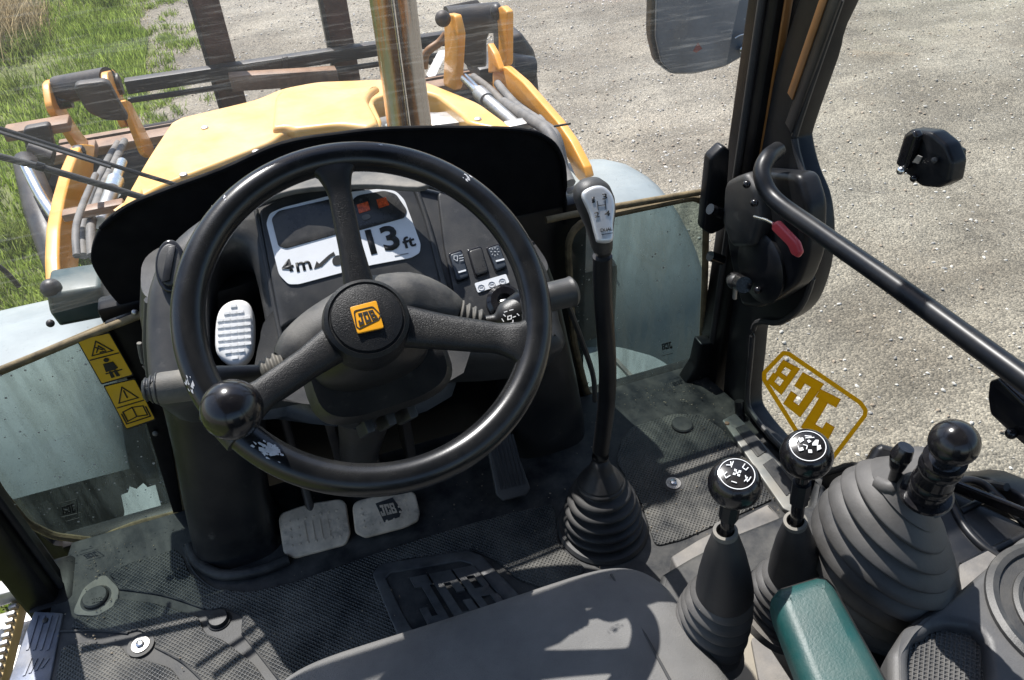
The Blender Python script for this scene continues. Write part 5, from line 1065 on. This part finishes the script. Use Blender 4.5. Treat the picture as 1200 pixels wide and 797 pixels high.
# ================================================================ RIGHT CONSOLE
t = thing('lever_console', 'black side console carrying the loader levers and big bellows', 'console', (.75, .4, 0))
plate('console_top', rnd([V((min(v_.x, .955), v_.y, v_.z)) for v_ in pxz([(776, 672), (810, 652), (862, 625), (950, 590), (985, 548), (1030, 545), (1260, 640), (1300, 900), (760, 900), (740, 790)], .1)], .04), Z, .1, matbase, t, .012)
CB = box('console_base', (.72, .1, .02), (.42, .5, .1), satin, t, .01)
plate('pale_ledge', rnd(pxz([(862, 720), (900, 700), (960, 730), (1000, 800), (900, 830), (850, 800)], .112), .2), Z, .01, mat('dusty_tan_ledge', (.25, .22, .17), .8, dust=.6, bump=.3, bs=90), t, .003)
plate('cover_plate', rnd(pxz([(880, 748), (905, 738), (935, 790), (930, 820), (890, 800)], .12), .15), Z, .01, hose, t, .002)
def lever(lbl, c0, c1, rr_, neck, nyd, knob, kd, sym):
    t = thing('loader_lever', lbl, 'lever', tuple(dep(*c0) - Z * .1), 'ball topped loader levers on the right console')
    c0, c1 = dep(*c0), dep(*c1); n_ = dep(*neck, nyd); k = dep(*knob, kd); a = (n_ - c1)
    lathe('base_flange', [(.001, 0), (rr_[0] * 1.12, 0), (rr_[0] * 1.14, .012), (rr_[0] * .9, .016), (.001, .016)], c0 - V((.5, -.1, .85)).normalized() * .014, V((.5, -.1, .85)), hose, t, seg=48)
    bellows('gaiter', c0, c1, V((.5, -.12, .85)), V((.1, 0, 1)), [rr_[0], rr_[0] * .96, rr_[0] * .86, rr_[1]], 6, rubber, t, depth=.22)
    Ln = a.length
    lathe('gaiter_neck', [(.001, -.004), (rr_[1] * .97, -.004), (rr_[1] * .95, .008), (rr_[1] * .86, Ln * .3), (rr_[1] * .66, Ln * .65), (rr_[1] * .42, Ln * .95), (.013, Ln), (.009, Ln - .006), (.001, Ln - .006)], c1, a, rubberd, t, seg=48)
    lathe('gaiter_lip', [(.0105, -.004), (.0145, -.003), (.0142, .004), (.0105, .0045)], n_, a, dusty, t, seg=32, caps=False)
    tube('shaft', [n_ - a.normalized() * .03, n_ + (k - n_) * .3, k], [.008, .008, .008], gloss, t, n=1, seg=20)
    tube('collar', [n_ + (k - n_) * .32, n_ + (k - n_) * .62], .0112, satin, t, n=1, seg=8)
    kn = (k - n_).normalized(); up = (CAM - k).normalized(); kn2 = (kn * 1.0 + up * .6).normalized()
    R = .029
    lathe('knob', [(.001, -R * 1.05), (.014, -R * 1.02), (.017, -R * .9), (R * .78, -R * .62), (R * .98, -R * .2), (R * 1.0, -R * .12), (R * .985, -R * .1), (R * 1.0, -R * .08), (R * 1.02, .1 * R), (R * .98, .35 * R), (R * .88, .6 * R), (R * .74, .76 * R), (R * .71, .775 * R), (R * .69, .765 * R), (R * .4, .83 * R), (.001, .85 * R)], k, kn2, gloss, t, seg=48, ang=25)
    tc = k + kn2 * R * .862; u, v, _ = frame(kn2); u = (X - kn2 * X.dot(kn2)).normalized(); v = kn2.cross(u)
    lathe('printed_ring', [(R * .64, 0), (R * .665, 0), (R * .665, .0007), (R * .64, .0007)], k + kn2 * R * .79, kn2, white, t, seg=48, caps=False)
    g = lambda s, q: tc + u * s * R * .6 + v * q * R * .6
    lines('knob_symbols', [(g(*a_), g(*b_)) for a_, b_ in sym[0]], .0009, kn2, .0006, white, t)
    for poly in sym[1]: plate('knob_symbol', [g(*p) + kn2 * .0009 for p in poly], kn2, .0008, white, t)
    return t
cross = [((0, -.25), (0, .25)), ((-.25, 0), (.25, 0)), ((-.07, .18), (0, .27)), ((.07, .18), (0, .27)), ((-.07, -.18), (0, -.27)), ((.07, -.18), (0, -.27)), ((.18, .07), (.27, 0)), ((.18, -.07), (.27, 0)), ((-.18, .07), (-.27, 0)), ((-.18, -.07), (-.27, 0))]
symA = (cross + [((-.3, .75), (0, .6)), ((0, .6), (.2, .8)), ((-.1, .5), (.05, .85)), ((.5, .2), (.75, .35)), ((.5, .2), (.6, -.05)), ((.6, -.05), (.8, .05)), ((-.8, .2), (-.55, .3)), ((-.8, -.05), (-.5, .0)), ((-.8, .2), (-.8, -.05)), ((.1, -.7), (.4, -.55)), ((.25, -.8), (.35, -.4)), ((.35, -.75), (.6, -.6)), ((-.6, -.4), (-.4, -.6))], [])
symB = ([((-.5, .5), (-.2, .7)), ((.2, .65), (.5, .45)), ((-.1, .0), (-.25, .15)), ((-.1, -.05), (-.25, -.2)), ((.15, .5), (.6, .3)), ((-.6, .2), (-.7, -.1))],
        [[(-.35, .35), (-.05, .4), (0, .6), (-.3, .68)], [(-.7, -.15), (-.45, -.2), (-.4, 0), (-.65, .05)], [(-.3, -.5), (-.1, -.6), (0, -.4), (-.2, -.3)], [(.2, -.15), (.5, -.3), (.75, .0), (.6, .1), (.3, -.02)], [(.25, -.6), (.55, -.6), (.65, -.35), (.45, -.3)], [(.1, .1), (.3, .12), (.25, .3), (.1, .28)]])
lever('left black ball loader lever with arrow symbols by the seat', (829, 745, 1.06), (849, 692, .985), (.054, .037), (850, 624), .91, (861, 568), .87, symA)
lever('second black ball loader lever with bucket symbols behind the armrest', (906, 716, 1.13), (931, 672, 1.06), (.054, .036), (932, 612), .97, (945, 534), .90, symB)
# flared tube behind
t = thing('flared_guard', 'grey flared rubber cone between second lever and big bellows', 'guard', tuple(onz(955, 640, .12)))
lathe('cone', [(.05, 0), (.034, .13), (.036, .136), (.032, .134), (.046, 0)], onz(950, 650, .1), dep(972, 562, 1.02) - onz(950, 650, .1), rubber, t, seg=36)
# big bellows
t = thing('joystick', 'big grey ribbed bellows with black ball topped joystick', 'joystick', tuple(onz(1040, 730, .1)))
bb = dep(1030, 706, 1.10); bt_ = dep(1068, 562, .93); a = bt_ - bb
bellows('gaiter', bb, bt_, V((.08, .05, 1)).normalized(), V((.55, -.22, .85)).normalized(), [.088, .1, .105, .104, .1, .094, .085, .073, .057, .036], 10, rubber, t, depth=.125, seg=84, smooth_from=.9, sway=V((-.012, 0, .01)))
box('gaiter_base', (bb.x, bb.y, bb.z - .1), (.2, .2, .2), satin, t, .03)
nk = dep(1084, 580, .88); ktp = dep(1118, 519, .80)
tube('handle_root', [bt_ - a * .1 + X * .012, bt_ + X * .012, nk], [.042, .036, .024], rubber, t, n=1, seg=32)
tube('handle_grip', [nk, nk + (ktp - nk) * .25, nk + (ktp - nk) * .5, nk + (ktp - nk) * .62, nk + (ktp - nk) * .72], [.0205, .0215, .0205, .0212, .0205, .022], gloss, t, seg=32, n=4)
ball('handle_ball', ktp, .0245, gloss, t, sc=(1, 1, 1)); ball('finger_swell', nk + (ktp - nk) * .62 - Z * .004, .0225, gloss, t, sc=(1, 1, .9)); ball('finger_swell', nk + (ktp - nk) * .3 - Z * .004, .0222, gloss, t, sc=(1, 1, .9))
lathe('handle_collar', [(.018, 0), (.027, 0), (.027, .005), (.018, .006)], nk, ktp - nk, gloss, t, seg=28, caps=False)
t2 = thing('small_lever', 'short black toggle lever rising from the top of the big bellows', 'lever', tuple(dep(1050, 560, .93)))
tube('stem', [dep(1046, 572, .93), dep(1052, 545, .89)], [.008, .006], gloss, t2, n=1); tube('paddle', [dep(1051, 548, .893), dep(1056, 534, .88), dep(1062, 524, .872)], [.008, .012, .009], gloss, t2, seg=16)
tube('collar_fold', [dep(1030, 566, .93), dep(1044, 572, .915), dep(1058, 562, .92)], .01, rubber, t2, seg=12)
t = thing('door_side_bracket', 'black moulded bracket behind the joystick at the window edge', 'bracket', tuple(dep(1030, 545, 1.1)))
plate('bracket_face', rnd([dep(*p, 1.12) for p in ((994, 552), (1014, 548), (1028, 524), (1034, 520), (1070, 530), (1080, 548), (1060, 560), (1024, 562), (996, 563))], .2), V((-.4, -.5, .7)), .04, satin, t, .008)
# dark tray right of the joystick
TZ = .42
t = thing('side_tray', 'dark moulded tray with raised ribs by the right window', 'tray', tuple(onz(1150, 600, 0)))
def pxc(pts, z): return [V((min(v_.x, .965), v_.y, v_.z)) for v_ in pxz(pts, z)]
plate('tray_bed', rnd(pxc([(1090, 560), (1260, 590), (1320, 720), (1140, 700), (1110, 690)], TZ), .1), Z, .2, satin, t, .01)
tube('tray_rim', pxc([(1108, 590), (1115, 572), (1130, 563), (1160, 566), (1210, 592), (1260, 640)], TZ), .007, satin, t)
tube('tray_rim', pxc([(1112, 582), (1128, 615), (1150, 640), (1182, 662), (1215, 690)], TZ), .008, satin, t)
tube('tray_rib', pxc([(1125, 600), (1168, 578)], TZ), .006, satin, t, n=1); tube('tray_rib', pxc([(1128, 664), (1165, 645), (1215, 620)], TZ), .006, satin, t, n=2)
plate('pale_flange', rnd(pxc([(1124, 662), (1160, 644), (1172, 655), (1140, 690), (1126, 692)], TZ + .006), .1), Z, .006, hose, t, .001)
plate('sill_edge', rnd(pxc([(1108, 556), (1250, 580), (1250, 592), (1108, 562)], TZ + .03), .1), Z, .02, gloss, t, .003)
# near right console with cup recess
CZ = .58
t = thing('cup_console', 'grey moulded side console with patterned cup recess at the lower right', 'console', tuple(onz(1120, 760, 0)))
CO = [(1042, 790), (1042, 762), (1060, 734), (1085, 712), (1125, 690), (1160, 660), (1200, 625), (1300, 600), (1420, 900), (1060, 960), (1044, 860)]
CH = [(1066, 770), (1070, 748), (1086, 742), (1094, 734), (1112, 730), (1140, 734), (1154, 748), (1158, 780), (1160, 840), (1130, 870), (1085, 860), (1068, 815)]
ctm = mat('console_grey_plastic', (.06, .06, .062), .45, bump=.3, bs=500, dust=.35, ds=7, dcol=(.2, .19, .17))
plate('console_shell', rnd(pxz(CO, CZ), .2, 5), Z, .34, ctm, t, .012, bres=4, holes=[rnd(pxz(CH, CZ), .3, 5)])
def grow(px, s): cx = sum(p[0] for p in px) / len(px); cy = sum(p[1] for p in px) / len(px); return [(cx + (p[0] - cx) * s, cy + (p[1] - cy) * s) for p in px]
plate('cup_bed', rnd([V((p.x, p.y, CZ - .016)) for p in pxz(grow(CH, 1.03), CZ)], .25, 5), Z, .01, mat('cup_mat_pattern', (.05, .05, .052), .5, diamond=.0075, dust=.5, ds=8, dcol=(.2, .19, .17)), t)

t = thing('round_cup', 'round dark ribbed cup moulding at the right edge', 'cup holder', tuple(onz(1200, 720, CZ)))
cc = onz(1268, 722, CZ + .001)
lathe('ring', [(.088, 0), (.104, 0), (.103, .004), (.096, .007), (.089, .005)], cc, Z, plasticg, t, seg=64, caps=False)
lathe('ring', [(.062, 0), (.074, 0), (.073, .003), (.068, .005), (.063, .003)], cc, Z, plasticg, t, seg=64, caps=False)
lathe('cup_floor', [(.001, 0), (.088, 0), (.001, .002)], cc, Z, plasticg, t, seg=48)
# armrest
t = thing('armrest', 'teal vinyl armrest pad beside the seat', 'armrest', tuple(dep(970, 740, .95)))
AP = onz(940, 680, .66); an = V((-.12, 0, 1)).normalized()
AO = [(904, 694), (912, 684), (958, 670), (970, 672), (980, 682), (1044, 797), (1100, 900), (1010, 960), (942, 800), (908, 712)]
plate('pad', rnd([onp(*p, AP, an) for p in AO], .18, 6), an, .055, teal, t, .02, bres=8, ang=70)
plate('pad_base', rnd([onp(*p, AP - an * .03, an) for p in grow(AO, .97)], .2, 5), an, .05, plastic, t, .01)
tube('armrest_arm', [AP + V((.02, -.1, -.06)), AP + V((.02, -.25, -.3))], .02, oily, t)

# ================================================================ SEAT
t = thing('driver_seat', 'worn grey cloth seat cushion in the foreground', 'seat', (.1, .2, 0))
sc_ = V((.085, .19, .42)); ux, uy = V((1, -.02, 0)).normalized(), V((.02, 1, 0)).normalized(); rings = []
for (z, s) in ((-.1, .9), (-.08, .96), (-.05, .99), (-.01, 1.0), (.02, .995), (.045, .975), (.062, .94), (.074, .88), (.08, .8), (.083, .6), (.083, .4), (.082, .2), (.081, .02)):
    o = 1 - s; rings.append([p + V((0, 0, .012 * ((p.x - sc_.x) / .28) ** 2 * s * s)) for p in rring(sc_ + V((0, 0, z)), .302 * s, .415 * s, 7.0 if s > .7 else 6, 96, ux, uy)])
loft('cushion', rings, seatm, t, ang=180)
tube('seam', [V((.305, .56, .494)), V((.304, .4, .508)), V((.305, .2, .508)), V((.305, 0, .508))], .0018, mat('seam_thread', (.05, .05, .05), .8), t, seg=6)
tube('seam', [V((-.08, .55, .494)), V((-.084, .4, .508)), V((-.085, 0, .508))], .0018, MATS['seam_thread'], t, seg=6)
loft('cushion_base', [rring(sc_ + V((0, -.0, z)), .25, .36, 5, 48) for z in (-.2, -.1)], plastic, t)
t2 = thing('seat_pedestal', 'dark box pedestal under the seat', 'pedestal', (.1, .15, 0)); box('pedestal_box', (.11, .12, .12), (.38, .5, .23), satin, t2, .02)
box('backrest', (.11, -.42, .75), (.46, .12, .55), seatm, t, .05, seg=4)
